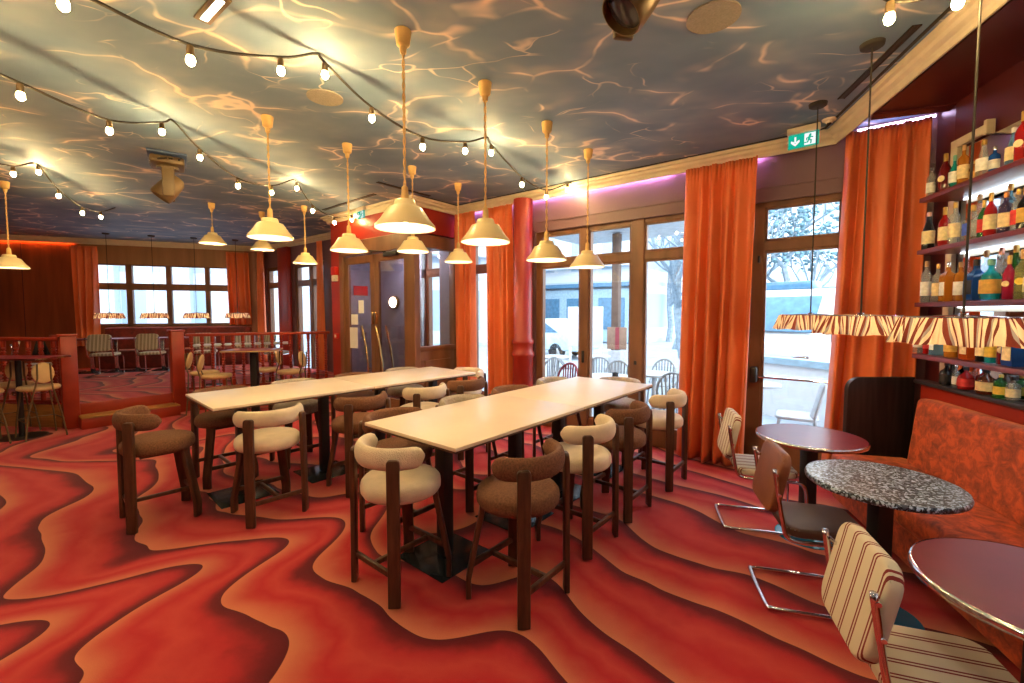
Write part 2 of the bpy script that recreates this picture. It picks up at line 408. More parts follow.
def make_shade_stripe():
    m, nt, out = new_mat('striped_pleated_fabric'); L = nt.links
    tc = N(nt, 'ShaderNodeTexCoord'); sp = N(nt, 'ShaderNodeSeparateXYZ'); L.new(tc.outputs['Object'], sp.inputs[0])
    an = math_(nt, 'ARCTAN2', sp.outputs[1], sp.outputs[0])
    sway = math_(nt, 'MULTIPLY', math_(nt, 'SINE', math_(nt, 'MULTIPLY', an, 7.0)), math_(nt, 'MULTIPLY', sp.outputs[2], 5.0))
    v = math_(nt, 'ADD', math_(nt, 'MULTIPLY', an, 30/6.2832), sway)
    fr = math_(nt, 'FRACT', math_(nt, 'ADD', v, 60.0))
    rp = ramp(nt, [(0, (.74,.60,.42)), (.34, (.74,.60,.42)), (.35, (.17,.04,.028)), (.60, (.17,.04,.028)), (.61, (.30,.27,.26)), (.74, (.30,.27,.26)), (.75, (.74,.60,.42)), (.88, (.74,.60,.42)), (.89, (.17,.04,.028))], 'CONSTANT'); L.new(fr, rp.inputs[0])
    d = N(nt, 'ShaderNodeBsdfDiffuse'); L.new(rp.outputs[0], d.inputs[0])
    t = N(nt, 'ShaderNodeBsdfTranslucent'); L.new(rp.outputs[0], t.inputs[0])
    mx = N(nt, 'ShaderNodeMixShader'); mx.inputs[0].default_value = .5
    L.new(d.outputs[0], mx.inputs[1]); L.new(t.outputs[0], mx.inputs[2]); L.new(mx.outputs[0], out.inputs[0]); return m
M['shade_stripe'] = make_shade_stripe()

def make_facade():
    """pale stone front with rows of bluish windows"""
    m, nt, out = new_mat('facade_windows'); L = nt.links
    tc = N(nt, 'ShaderNodeTexCoord'); sp = N(nt, 'ShaderNodeSeparateXYZ'); L.new(tc.outputs['Object'], sp.inputs[0])
    fx = math_(nt, 'FRACT', math_(nt, 'DIVIDE', sp.outputs[0], 1.9)); fz = math_(nt, 'FRACT', math_(nt, 'DIVIDE', sp.outputs[2], 3.2))
    a = math_(nt, 'MULTIPLY', math_(nt, 'GREATER_THAN', fx, .3), math_(nt, 'LESS_THAN', fx, .7))
    b = math_(nt, 'MULTIPLY', math_(nt, 'GREATER_THAN', fz, .25), math_(nt, 'LESS_THAN', fz, .85))
    c = math_(nt, 'LESS_THAN', fz, .06)
    col = mixc(nt, math_(nt, 'MULTIPLY', a, b), (.63,.66,.69), (.36,.46,.55)); col = mixc(nt, c, col, (.44,.51,.58))
    p = N(nt, 'ShaderNodeBsdfPrincipled', Roughness=.8); L.new(col, p.inputs['Base Color']); L.new(p.outputs[0], out.inputs[0]); return m
M['facade'] = make_facade()

# ------------------------------------------------------------------ place frames
D1 = Vector((.7912,-.6116)); NW = Vector((.6116,.7912)); AW = math.atan2(-.6116, .7912)
def W(w, d=0, z=0): p = D1*w + NW*(5.25+d); return Vector((p.x, p.y, z))
AR = R(21.5); DR = Vector((math.cos(AR), math.sin(AR))); NR = Vector((-math.sin(AR), math.cos(AR))); C0 = Vector((-6.55,11.65))
def RW(w, d=0, z=0): p = C0 + DR*w + NR*d; return Vector((p.x, p.y, z))
D2 = Vector((.267,.9637)); NB = Vector((.9637,-.267)); AB = math.atan2(.9637,.267); B0 = Vector((2.64,2.65))
def BW(t, o=0, z=0): p = B0 + D2*t + NB*o; return Vector((p.x, p.y, z))
CE = 3.35

# ------------------------------------------------------------------ the room shell
# floor, stage, ceiling
room_poly = [tuple(BW(-6.2, .75)[:2]), tuple(BW(1.1, .75)[:2]), tuple(W(.75,.22)[:2]), tuple(W(-12.5,.22)[:2]), tuple(RW(-8, .2)[:2]), (-14.2,-3.6), (1.9,-3.6)]
struct(MB().prism(room_poly, -.12, 0).build('floor', M['carpet'], smooth=0))
struct(MB().prism(room_poly, CE, CE+.12).build('ceiling', M['ceiling'], smooth=0))
STZ = .33
PL = Vector((-6.30,6.22)); PR = Vector((-5.52,7.22)); RE = Vector((-3.42,8.32)); LE = Vector((-9.6,6.5))
stage_poly = [(-13.6,6.72), tuple(LE), tuple(PL), tuple(PR), tuple(RE), tuple(W(-7.52,-.02)[:2]), tuple(W(-12.3,-.02)[:2]), tuple(RW(-7.6,-.02)[:2])]
struct(tag(MB().prism(stage_poly, 0, STZ).build('floor_stage', M['carpet'], smooth=0), 'raised stage floor with pink waved carpet'))
# step and lacquered risers along the stage edge
ed = (PR-PL).normalized(); eo = Vector((ed.y, -ed.x))
def along(a, b, off, z0, z1, th, name, mat, trim=0):
    d = (b-a); l = d.length-2*trim; d.normalize(); n = Vector((d.y,-d.x)); c = (a+b)/2 + n*off
    o = MB().box((0,0,(z0+z1)/2), (l, th, z1-z0), bev=.006).build(name, mat, loc=(c.x,c.y,0), rz=math.atan2(d.y,d.x)); return o
struct(along(PL, PR, .16, 0, .15, .29, 'trim_1', M['redwood'], .06)); struct(along(PL, PR, .165, .15, .17, .31, 'trim_13', M['goldwood'], .06))  # honey tread colour stands in for orange light on the step
struct(along(PL, PR, .012, .165, STZ-.002, .02, 'trim_2', M['redwood'], .06))
struct(along(LE, PL, .012, 0, STZ-.002, .02, 'trim_3', M['goldwood'], .06))
struct(along(PR, RE, .012, 0, STZ-.002, .02, 'trim_4', M['redwood'], .06))

WIN = frame_root('wall_window', W(0,0,0), AW)
def wbox(mb, x0, x1, z0, z1, y0=0, y1=.18): mb.box(((x0+x1)/2,(y0+y1)/2,(z0+z1)/2), (x1-x0,y1-y0,z1-z0)); return mb
HEAD = 2.80
mb = MB()
wbox(mb, -12.4, -5.21, HEAD, CE); wbox(mb, -5.21, .62, HEAD, CE)
for a, b in ((-12.4,-12.22),(-11.42,-10.72),(-9.34,-7.5),(-5.58,-4.95),(-4.15,-3.64),(-1.38,-.92),(.06,.62)):
    wbox(mb, a, b, 0, HEAD)
wbox(mb, -12.22,-11.42, 0, .5); 
wbox(mb, -7.5,-6.02, 0, HEAD)
mb.build('wall_panel', M['header'], WIN, smooth=0)
# band just over the frames, dark moulding
def window(name, x0, x1, lights, z0=.08, ztr=2.34, zt=HEAD, door=False, sill=.30, mull=.085, jamb=.09):
    """lights: list of mullion centres with width"""
    r = frame_root(name, W(0,0,0), AW)
    f = MB(); y0, y1 = .03, .15
    def bar(a, b, c, d, yy0=y0, yy1=y1): f.box(((a+b)/2,(yy0+yy1)/2,(c+d)/2), (b-a, yy1-yy0, d-c), bev=.008, seg=1)
    bar(x0, x0+jamb, 0, zt); bar(x1-jamb, x1, 0, zt); bar(x0, x1, zt-.07, zt); bar(x0, x1, ztr-.055, ztr+.045); bar(x0, x1, 0, sill)
    xs = [x0+jamb]
    for c, w in lights:
        bar(c-w/2, c+w/2, 0, zt, .01, .16); xs += [c-w/2, c+w/2]
    xs.append(x1-jamb)
    f.build('frame', M['frame'], r, smooth=.5)
    for i in range(0, len(xs), 2):
        a, b = xs[i], xs[i+1]
        for lo, hi in ((sill, ztr-.055), (ztr+.045, zt-.07)):
            MB().box(((a+b)/2,.09,(lo+hi)/2), (b-a, .008, hi-lo)).build('pane', M['glass'], r, smooth=0)
            g = MB()      # thin glazing beads round the pane
            for s in (-1, 1):
                g.box(((a+b)/2+s*((b-a)/2-.012), .05, (lo+hi)/2), (.024, .03, hi-lo)); g.box(((a+b)/2, .05, (lo+hi)/2+s*((hi-lo)/2-.012)), (b-a, .03, .024))
            g.build('glazing_bead', M['frame'], r, smooth=0)
    return r
window('window_1', -12.22, -11.42, [], sill=.55)
window('window_2', -10.72, -9.34, [(-9.98,.12)], sill=.25)
window('window_3', -4.95, -4.15, [], sill=.35)
wd = window('window_4', -3.64, -1.38, [(-2.855,.13), (-2.12,.17)], sill=.22)
window('door_3', -6.02, -5.58, [], sill=.3, jamb=.05)
hb = MB(); hb.box((-2.855,.0,1.05), (.03,.03,.16), bev=.006); hb.box((-2.12,-.005,1.02), (.03,.03,.05), bev=.006); hb.build('latch', M['black'], wd)
dr = window('door_1', -.92, .06, [], sill=.42, jamb=.17)
h = MB(); h.tube([(-.76,-.03,.97), (-.05,-.03,.97)], .014); h.build('push_bar', M['chrome'], dr)
h = MB(); h.box((-.81,-.015,.99), (.07,.09,.17), bev=.02); h.build('bar_latch', M['black'], dr)
h = MB(); h.box((-.795,.01,2.2), (.02,.05,.07), bev=.004); h.build('hinge', M['black'], dr)
# pilasters
def pilaster(w, d, r, label, z1=3.24):
    o = MB().lathe([(r*1.25,0),(r*1.25,.15),(r*1.1,.18),(r*1.1,1.0),(r*1.22,1.02),(r*1.22,1.06),(r*1.06,1.09),(r*1.06,1.18),(r*1.18,1.2),(r*1.18,1.24),(r,1.27),(r,z1)], 24).build('trim_5', M['redwall'], loc=W(w,d,0))
    return struct(o)
pilaster(-3.75, -.14, .135, '')
o = MB().box((0,0,1.62), (.50,.10,3.22), bev=.012).build('trim_6', M['redwall'], loc=W(-11.09,-.06,0), rz=AW); struct(o)

# header moulding lines over the glazed openings
mb = MB()
for a, b in ((-5.15,-3.95),(-3.6,.55)):
    wbox(mb, a, b, HEAD-.02, HEAD+.03, -.03, 0); wbox(mb, a, b, HEAD+.12, HEAD+.14, -.015, 0)
mb.build('trim_7', M['header'], WIN, smooth=0)

# rear wall with strip window
REAR = frame_root('wall_rear', C0.to_3d(), AR)
mb = MB()
for a, b, c, d in ((-8,.1,0,1.30),(-8,-3.72,1.30,CE),(-.42,.1,1.30,CE)): wbox(mb, a, b, c, d)
mb.build('wall_panel', M['panelwood'], REAR, smooth=0)
mb = MB(); wbox(mb, -3.72, -.42, 2.78, CE); mb.build('wall_header', M['lightwood'], REAR, smooth=0)
mb = MB()     # batten seams of the panelling
for x in [-7.6+.95*i for i in range(4)]: wbox(mb, x, x+.012, .33, 3.2, -.006, 0)
mb.build('panel_seam', M['maroon'], REAR, smooth=0)
r = frame_root('window_5', C0.to_3d(), AR); f = MB()
zb, zm0, zm1, zt = 1.37, 2.18, 2.34, 2.76
def bar(a, b, c, d): f.box(((a+b)/2,.06,(c+d)/2), (b-a,.12,d-c), bev=.008, seg=1)
cuts = [-3.72,-3.62,-2.90,-2.78,-2.11,-2.0,-1.30,-1.20,-.52,-.42]
bar(-3.72,-.42,1.30,zb); bar(-3.72,-.42,zm0,zm1); bar(-3.72,-.42,zt,2.80)
for i in range(0, 10, 2): bar(cuts[i], cuts[i+1], 1.30, 2.80)
f.build('frame', M['frame'], r, smooth=.5)
for i in range(1, 9, 2):
    for lo, hi in ((zb,zm0),(zm1,zt)):
        MB().box(((cuts[i]+cuts[i+1])/2,.07,(lo+hi)/2), (cuts[i+1]-cuts[i],.008,hi-lo)).build('pane', M['glass'], r, smooth=0)

# remaining walls: left end, behind the camera, bar side
la = RW(-7.75,0,0)
struct(MB().prism([(la.x-.25,la.y+.3),(la.x,la.y+.1),(-13.8,-3.4),(-14.1,-3.5)], 0, CE).build('wall_left', M['panelwood'], smooth=0))
struct(MB().box((-6.2,-3.45,CE/2), (15.8,.2,CE)).build('wall_back', M['maroon'], smooth=0))
xy_ = lambda v: (v.x, v.y)
BAR = frame_root('wall_bar', B0.to_3d(), AB)       # local y points into the room
mb = MB()
mb.box(((-6.2+.95)/2,-.60,CE/2), (7.15,.2,CE)); mb.build('wall_panel', M['maroon'], BAR, smooth=0)
# side of the curtain recess and the lintel over it
a = BW(.95,.50); b = W(.52,.0)
struct(MB().prism([xy_(BW(-6.2,.0)), xy_(BW(1.0,.0)), xy_(BW(.97,.52)), xy_(BW(-6.2,.52))], 3.236, CE-.002).build('ceiling_soffit', M['maroon'], smooth=0))
mb = MB(); mb.prism([(a.x,a.y),(a.x+.16,a.y-.06),(b.x+.17,b.y-.08),(b.x,b.y)], 0, CE); struct(mb.build('wall_recess', M['maroon'], smooth=0))
c = BW(.98,-.02); mb = MB(); mb.prism([(c.x,c.y),(c.x+.06,c.y+.1),(a.x+.05,a.y+.1),(a.x,a.y)], 3.22, CE); struct(mb.build('wall_lintel', M['maroon'], smooth=0))

# entrance vestibule standing out from the window wall
VF = -.90; VL, VR = -7.5, -5.21
V = frame_root('wall_vestibule', W(0,0,0), AW)
mb = MB()
wbox(mb, VL, VR, 2.86, CE, VF, VF+.10); wbox(mb, VR-.10, VR, 2.86, CE, VF+.10, 0); wbox(mb, VL, VL+.28, 0, 2.86, VF, VF+.10); wbox(mb, VL, VL+.10, 0, CE, VF+.1, 0)
mb.build('wall_band', M['redwall'], V, smooth=0)
mb = MB(); wbox(mb, VL+.1, VR-.1, 2.72, 2.78, VF+.1, 0); mb.build('vestibule_ceiling', M['lavender'], V, smooth=0)
mb = MB(); wbox(mb, -7.4, -6.03, 0, 2.72, -.06, -.01); wbox(mb, -5.57, -5.3, 0, 2.72, -.06, -.01); wbox(mb, VL+.1, VL+.13, 0, 2.72, VF+.1, -.01); mb.build('vestibule_panel', M['lavender'], V, smooth=0)
mb = MB()
def vb(a, b, c, d, y0=VF-.02, y1=VF+.09): mb.box(((a+b)/2,(y0+y1)/2,(c+d)/2), (b-a,y1-y0,d-c), bev=.008, seg=1)
vb(VL+.28, VR, 2.62, 2.86); vb(VL+.28,VL+.40,0,2.62); vb(VR-.16,VR+.02,0,2.86)
mb.box((VR-.05,VF+.45,2.74), (.12,.9,.2), bev=.008, seg=1); mb.box((VR-.05,-.04,1.4), (.12,.08,2.8), bev=.006)
mb.box((VR-.05,VF+.45,.55), (.10,.85,1.02), bev=.006); mb.box((VR-.05,VF+.45,1.08), (.14,.88,.07), bev=.01); mb.box((VR-.02,VF+.45,.55), (.10,.55,.7), bev=.01)
mb.build('frame', M['frame'], V, smooth=.5)
MB().box((VR-.05,VF+.46,1.88), (.01,.76,1.52)).build('pane', M['glass'], V, smooth=0)
# double doors
D = frame_root('door_2', W(0,0,0), AW)
def leaf(x0, x1, y):
    f = MB()
    for a, b, c, d in ((x0,x0+.11,.02,2.6),(x1-.11,x1,.02,2.6),(x0,x1,2.47,2.6),(x0,x1,.02,.26)):
        f.box(((a+b)/2,y,(c+d)/2), (b-a,.05,d-c), bev=.006, seg=1)
    lf = f.build('leaf', M['frame'], D, smooth=.5)
    MB().box(((x0+x1)/2,y,1.36), (x1-x0-.22,.012,2.22)).build('pane', M['doorglass'], lf, smooth=0)
    return lf
x0, x1 = VL+.40, VR-.16; xm = x0 + (x1-x0)*.50
l1 = leaf(x0, xm-.005, VF+.04); l2 = leaf(xm+.005, x1, VF+.04)
def pull(lf, x, s, y0):
    g = MB()
    for yy in (y0,):
        pts = [(x+s*(.02+.17*math.sin(t*math.pi*.5)), yy-.05, 1.42-.78*t) for t in [i/12 for i in range(13)]]
        g.tube(pts, .016)
        g.tube([pts[2], (pts[2][0],yy,pts[2][2])], .01); g.tube([pts[11], (pts[11][0],yy,pts[11][2])], .01)
    g.build('handle', M['brass'], lf)
pull(l2, xm+.06, 1, VF+.02); pull(l1, xm-.33, 1, VF+.02); pull(l2, xm+.06, 1, VF+.22); pull(l1, xm-.33, 1, VF+.22)
lk = MB(); lk.box((xm-.045,VF+.0,1.55), (.05,.03,.2), bev=.01); lk.build('lock', M['brass'], l1)
lk = MB(); lk.box((xm+.055,VF+.0,1.55), (.05,.03,.2), bev=.01); lk.build('lock', M['brass'], l2)
cl = MB(); cl.box((xm+.5,VF-.03,2.56), (.34,.06,.07), bev=.012); cl.tube([(xm+.4,VF-.05,2.6),(xm+.15,VF-.17,2.62),(xm-.02,VF-.02,2.62)], .012); cl.build('door_closer', M['black'], l2)
for i, (x, z, w_, h_, lab) in enumerate(((VL+.62,1.20,.24,.36,'white notice sheet taped low on the left entrance door pane'),(VL+.66,1.52,.20,.18,'white notice sheet, upper one on the left entrance door pane'),(VL+.86,1.74,.15,.22,'narrow white notice sheet near the middle stile of the left entrance door'))):
    o = MB().box((0,0,0), (w_,.004,h_)).build('notice_sheet', M['paper'], loc=W(x, VF+.03, z), rz=AW, smooth=0); tag(o, lab, 'notice')
t = thing('vestibule_fill_light', 'small round fill light added inside the entrance vestibule', 'ceiling light', W(-6.2,-.45,2.72), AW)  # light added to brighten the dark vestibule
MB().lathe([(0,-.04),(.08,-.04),(.10,-.02),(.10,0),(0,0)], 24).build('diffuser', emit('vestibule_fill_glow', (.95,.85,1), 60), t)
lk = thing('wall_lamp', 'round glowing wall lamp inside the entrance vestibule', 'wall lamp', W(-6.76,-.085,1.83), AW)
MB().lathe([(0,-.02),(.125,-.02),(.125,.02),(.10,.035),(0,.035)], 24, m=Matrix.Rotation(R(90),4,'X')).build('ring', M['brass'], lk)
MB().lathe([(.098,.03),(.08,.06),(.045,.078),(0,.085)], 24, m=Matrix.Rotation(R(90),4,'X')).build('diffuser', M['wallglow'], lk)
o = MB().box((0,0,0), (.30,.012,.18), bev=.003).build('red_sign', M['redplastic'], loc=W(-7.355,-.40,2.05), rz=AW+R(90)); tag(o, 'plain red sign on the vestibule wall seen through the left entrance door', 'sign')
# fire alarm bits on the red return
o = thing('fire_alarm_sounder', 'red fire alarm sounder with white base beside the entrance doors', 'fire alarm', W(VL+.16,VF-.03,2.32), AW)
MB().box((0,0,.06), (.15,.09,.15), bev=.02).build('sounder', M['redplastic'], o); MB().box((0,0,-.07), (.13,.07,.11), bev=.015).build('base', M['offwhite'], o)
o = thing('fire_call_point', 'small red fire call point low on the red wall beside the entrance', 'call point', W(VL+.16,VF-.02,1.22), AW)
MB().box((0,0,0), (.10,.05,.10), bev=.012).build('housing', M['redplastic'], o); MB().box((0,-.027,0), (.05,.004,.05)).build('button', M['offwhite'], o)

# cornice running round the room
def sweep(path, prof, name, mat):
    b = bmesh.new(); P = [Vector(p) for p in path]; rows = []
    for i, p in enumerate(P):
        ns = []
        if i > 0: d = (P[i]-P[i-1]).normalized(); ns.append(Vector((-d.y,d.x)))
        if i < len(P)-1: d = (P[i+1]-P[i]).normalized(); ns.append(Vector((-d.y,d.x)))
        n = sum(ns, Vector((0,0))); n.normalize(); k = 1/max(.3, n.dot(ns[0]))
        rows.append([b.verts.new((p.x+n.x*o*k, p.y+n.y*o*k, z)) for o, z in prof])
    for a, c in zip(rows, rows[1:]):
        for j in range(len(prof)):
            q = (j+1) % len(prof); b.faces.new((a[j], c[j], c[q], a[q]))
    b.faces.new(rows[0]); b.faces.new(list(reversed(rows[-1])))
    bmesh.ops.recalc_face_normals(b, faces=b.faces)
    mb = MB(); mb._join(b); return mb.build(name, mat, smooth=.5)
xy = lambda v: (v.x, v.y)
path = [xy(BW(-6.1)), (3.08,4.23), xy(W(VR)), xy(W(VR,VF)), xy(W(VL,VF)), xy(W(VL)), xy(W(-12.3)), xy(RW(-7.6))]
prof = [(-.03,3.275),(.030,3.275),(.030,3.224),(.042,3.224),(.044,3.25),(.045,3.252),(.055,3.27),(.085,3.285),(.095,3.31),(.118,3.318),(.125,CE-.002),(-.03,CE-.002)]
struct(sweep(path, prof, 'trim_8', M['cornice']))
# dark strip painted on the ceiling for the shadow line along the cornice
prof2 = [(.15,CE-.006),(.172,CE-.006),(.172,CE-.001),(.15,CE-.001)]
struct(sweep(path[:4], prof2, 'trim_painted_shadow', M['cable']))

# ------------------------------------------------------------------ LED strips
def led(p0, p1, name, label, mat, h=.014):
    d = (p1-p0); o = MB().box((0,0,0), (d.length,.016,h)).build(name, mat, loc=(p0+p1)/2, rz=math.atan2(d.y,d.x), smooth=0)
    tag(o, label, 'led strip'); return o
led(W(-5.1,-.012,3.266), W(-3.6,-.012,3.266), 'led_strip', 'purple light strip above the pair of curtains beside the red column', M['led_p'])
led(W(-3.55,-.012,3.266), W(-1.7,-.012,3.266), 'led_strip', 'purple light strip above the wide terrace windows', M['led_p'])
led(W(-1.55,-.012,3.266), W(-.78,-.012,3.266), 'led_strip', 'purple light strip above the middle orange curtain', M['led_p'])
led(W(-.02,-.07,3.30), W(.50,-.07,3.30), 'led_strip', 'pale violet light strip above the curtain beside the bar shelves', M['led_w'], .02)
led(RW(-7.4,-.012,3.266), RW(-3.85,-.012,3.266), 'led_strip', 'orange light strip along the top of the wood panelled wall', M['led_o'])

# ------------------------------------------------------------------ curtains
def curtain(frame, rz, x0t, x1t, x0b, x1b, z0, z1, folds, amp, d, label, seed, group=None):
    rnd = random.Random(seed); ph = [rnd.uniform(0,6.28) for _ in range(4)]
    cx = (x0t+x1t)/2
    def f(u, v):
        z = z0 + (z1-z0)*v; b = 1-v; b2 = b**1.4
        xa = x0t+(x0b-x0t)*b2; xb = x1t+(x1b-x1t)*b2
        uu = u + .02*math.sin(5*u*math.pi+ph[0]+2*b)
        a = 1.45*amp*(.45+.70*b) * (.75+.35*math.sin(3.1*u*math.pi+ph[1]))
        y = a*math.sin(2*math.pi*folds*uu+ph[2]+.6*b*math.sin(4*u+ph[3])) + .18*a*math.sin(2*math.pi*folds*1.7*uu+ph[3])
        if v > .955: y *= .55; y += .012*math.sin(2*math.pi*folds*4*u)
        return (xa+(xb-xa)*u-cx, y, z)
    r = MB().sheet(f, int(folds*18), 36).build('curtain', M['curtain'], loc=frame(cx, d, 0), rz=rz, smooth=3.2, solid=.006)
    return tag(r, label, 'curtain', group)
curtain(W, AW, -5.10,-4.69,-5.06,-4.70, .02, 3.21, 3.5, .05, -.15, 'orange satin curtain in the corner right of the entrance vestibule', 1)
curtain(W, AW, -4.46,-3.93,-4.40,-3.84, .02, 3.21, 4.5, .055, -.15, 'orange satin curtain beside the round red column', 2)
curtain(W, AW, -1.50,-.80,-1.56,-.86, .02, 3.21, 5.5, .06, -.18, 'full length orange satin curtain left of the terrace door', 3)
curtain(W, AW, -.10,.47,-.20,.42, .02, 3.27, 4.5, .055, -.15, 'orange satin curtain right of the terrace door beside the bar shelves', 4)
curtain(RW, AR, -3.82,-3.36,-3.78,-3.40, .86, 3.17, 3.5, .06, -.14, 'orange curtain left of the strip window on the stage wall', 5)
curtain(RW, AR, -.80,-.30,-.76,-.28, 1.32, 3.17, 4, .06, -.14, 'short orange curtain right of the strip window on the stage wall', 6)
curtain(W, AW, -12.30,-12.0,-12.30,-12.0, .36, 3.2, 3, .05, -.16, 'long orange curtain in the far corner of the stage', 7)
curtain(W, AW, -9.42,-9.18,-9.42,-9.16, .36, 3.2, 2, .04, -.14, 'narrow orange curtain behind the railing left of the entrance', 8)

# ------------------------------------------------------------------ counter stools with curved backs
def make_stool(fab, label):
    t = thing('counter_stool', label, 'stool')
    F = M[fab]
    MB().lathe([(0,.552),(.20,.552),(.226,.560),(.239,.58),(.241,.61),(.237,.634),(.222,.652),(.19,.663),(.10,.669),(0,.670)], 32).build('seat', F, t, smooth=3)
    # curved backrest: padded arc
    pts = []; rr = []
    n = 28
    for i in range(n+1):
        a = R(-90) + R(88)*(2*i/n-1); pts.append((.236*math.cos(a), .236*math.sin(a), .826))
        e = min(i, n-i)/3.0; rr.append(.033*math.sqrt(max(.03, 1-(1-min(1,e))**2)))
    MB().tube(pts, rr, 16, flat=1.95).build('backrest', F, t, smooth=3)
    for sx, sy in ((-1,-1),(1,-1),(-1,1),(1,1)):
        back = sy < 0; zt = .838 if back else .585
        b = MB(); ang = math.atan2(sy, sx); top = .278 if back else .205; bot = .287
        m = Matrix.Rotation(ang, 4, 'Z')
        w0, w1 = (.036,.034) if back else (.036,.034); th = .015
        q = bmesh.new(); ring = []
        for rr_, z, ww in ((bot,.0075,w1),(bot,.12,w1),(top+.004,zt-.05 if back else .51,w0),(top,zt-.012,w0),(top,zt,w0-.012)):
            ring.append([q.verts.new(m @ Vector((rr_+dx*th, dy*ww, z))) for dx, dy in ((-1,-1),(1,-1),(1,1),(-1,1))])
        for a_, c_ in zip(ring, ring[1:]):
            for k in range(4): q.faces.new((a_[k], a_[(k+1)%4], c_[(k+1)%4], c_[k]))
        q.faces.new(list(reversed(ring[0]))); q.faces.new(ring[-1])
        bmesh.ops.recalc_face_normals(q, faces=q.faces)
        bmesh.ops.bevel(q, geom=list(q.edges), offset=.005, segments=2, affect='EDGES', profile=.5)
        b._join(q); b.build('leg', M['wood'], t, smooth=.6)
    for nm, p, s in (('rail',(0,-.202,.18),(.37,.024,.034)),('rail',(0,.20,.19),(.37,.026,.036)),('stretcher',(0,0,.183),(.026,.39,.03))):
        MB().box(p, s, bev=.006).build(nm, M['wood'], t, smooth=.5)
    MB().box((0,0,.543), (.27,.27,.022), bev=.004).build('seat_frame', M['wood'], t, smooth=.5)
    return t
STOOL = {}
def stool(fab, p, ang, label):
    """ang: direction the sitter faces"""
    rz = ang - math.pi/2
    if fab not in STOOL:
        t = make_stool(fab, label); STOOL[fab] = t; t.location = (p[0], p[1], 0); t.rotation_euler = (0,0,rz)
    else:
        t = copy_tree(STOOL[fab], (p[0],p[1],0), rz, label)
    t['group'] = 'counter stools round the long tables'; return t

def long_table(o, ang, which):
    a = Vector((math.cos(ang), math.sin(ang)))
    L_, Wd = 1.385, .90
    for k in range(2):
        c = o + a*(L_/2 + k*(L_+.006))
        lab = ('near half' if k == 0 else 'far half') + ' of the ' + which
        t = thing('counter_table', lab, 'table', (c.x, c.y, 0), ang, 'pale topped counter tables')
        h = L_/2; w = Wd/2
        MB().prism([(-h,-w),(h,-w),(h,w),(-h,w)], .878, .90, bev=.004).build('tabletop', M['top'], t, smooth=.5)
        MB().box((0,0,.872), (L_-.006,Wd-.006,.012)).build('edge_band', M['wood'], t, smooth=0)
        for s in (-1, 1):
            MB().box((s*.375,0,.44), (.085,.085,.86), bev=.01).build('column', M['black'], t)
            MB().box((s*.375,0,.0035), (.46,.46,.006), bev=.002).build('base_plate', M['plate'], t)
        MB().box((0,0,.855), (1.0,.06,.025)).build('underframe', M['black'], t, smooth=0)
FA = R(50.4); FO = Vector((-.657,2.67)); fa = Vector((math.cos(FA),math.sin(FA))); fr = Vector((fa.y,-fa.x))
BA = R(47.4); BO = Vector((-2.66,3.69)); ba = Vector((math.cos(BA),math.sin(BA))); br = Vector((ba.y,-ba.x))
long_table(FO, FA, 'front long pale counter table, nearest the terrace windows')
long_table(BO, BA, 'rear long pale counter table, nearest the stage railing')
def at(o, a, r, s, t): return o + a*s + r*t
ft = 'front long table'; bt = 'rear long table'
stool('cream', at(FO,fa,fr,-.03,-.005), FA, 'cream padded stool at the near end of the front long table')
stool('brown', (.035,2.49), FA+R(90), 'brown woven stool, nearest one on the right side of the front long table')
stool('cream', (.474,3.133), FA+R(90), 'cream stool between two brown ones on the right side of the front table')
stool('brown', (.876,3.638), FA+R(90), 'brown woven stool, third along the right side of the front long table')
stool('cream', (1.413,4.238), FA+R(90), 'cream stool beside the middle orange curtain at the front long table')
for i, (fab, s, lab) in enumerate((('brown',.34,'brown stool tucked on the far side of the front table, nearest the near end'),('grey',1.07,'beige grey stool tucked second along the far side of the front table'),('brown',1.75,'brown stool tucked third along the far side of the front table'),('grey',2.5,'beige grey stool tucked on the far side of the front table near the windows'))):
    stool(fab, at(FO,fa,fr,s,-.52), FA-R(90), lab)
stool('grey', at(FO,fa,fr,2.91,-.02), FA+R(180), 'beige grey stool at the window end of the front long table')
stool('brown', (-2.83,3.47), BA, 'brown woven stool at the near end of the rear long table')
stool('cream', (-2.0,3.556), BA+R(90), 'cream stool nearest on the right side of the rear long table')
stool('brown', (-1.45,4.11), BA+R(90), 'brown stool second along the right side of the rear long table')
stool('cream', (-.96,4.62), BA+R(90), 'cream stool third along the right side of the rear long table')
stool('brown', (-.58,5.10), BA+R(90), 'brown stool furthest along the right side of the rear long table')
for i, (fab, s, lab) in enumerate((('brown',.32,'brown stool tucked on the far side of the rear table at its near end'),('grey',1.02,'beige grey stool tucked second along the far side of the rear table'),('brown',1.72,'brown stool tucked third along the far side of the rear table'),('grey',2.42,'beige grey stool tucked on the far side of the rear table near the entrance'))):
    stool(fab, at(BO,ba,br,s,-.54), BA-R(90), lab)
stool('cream', at(BO,ba,br,2.93,.05), BA+R(180), 'cream stool at the entrance end of the rear long table')

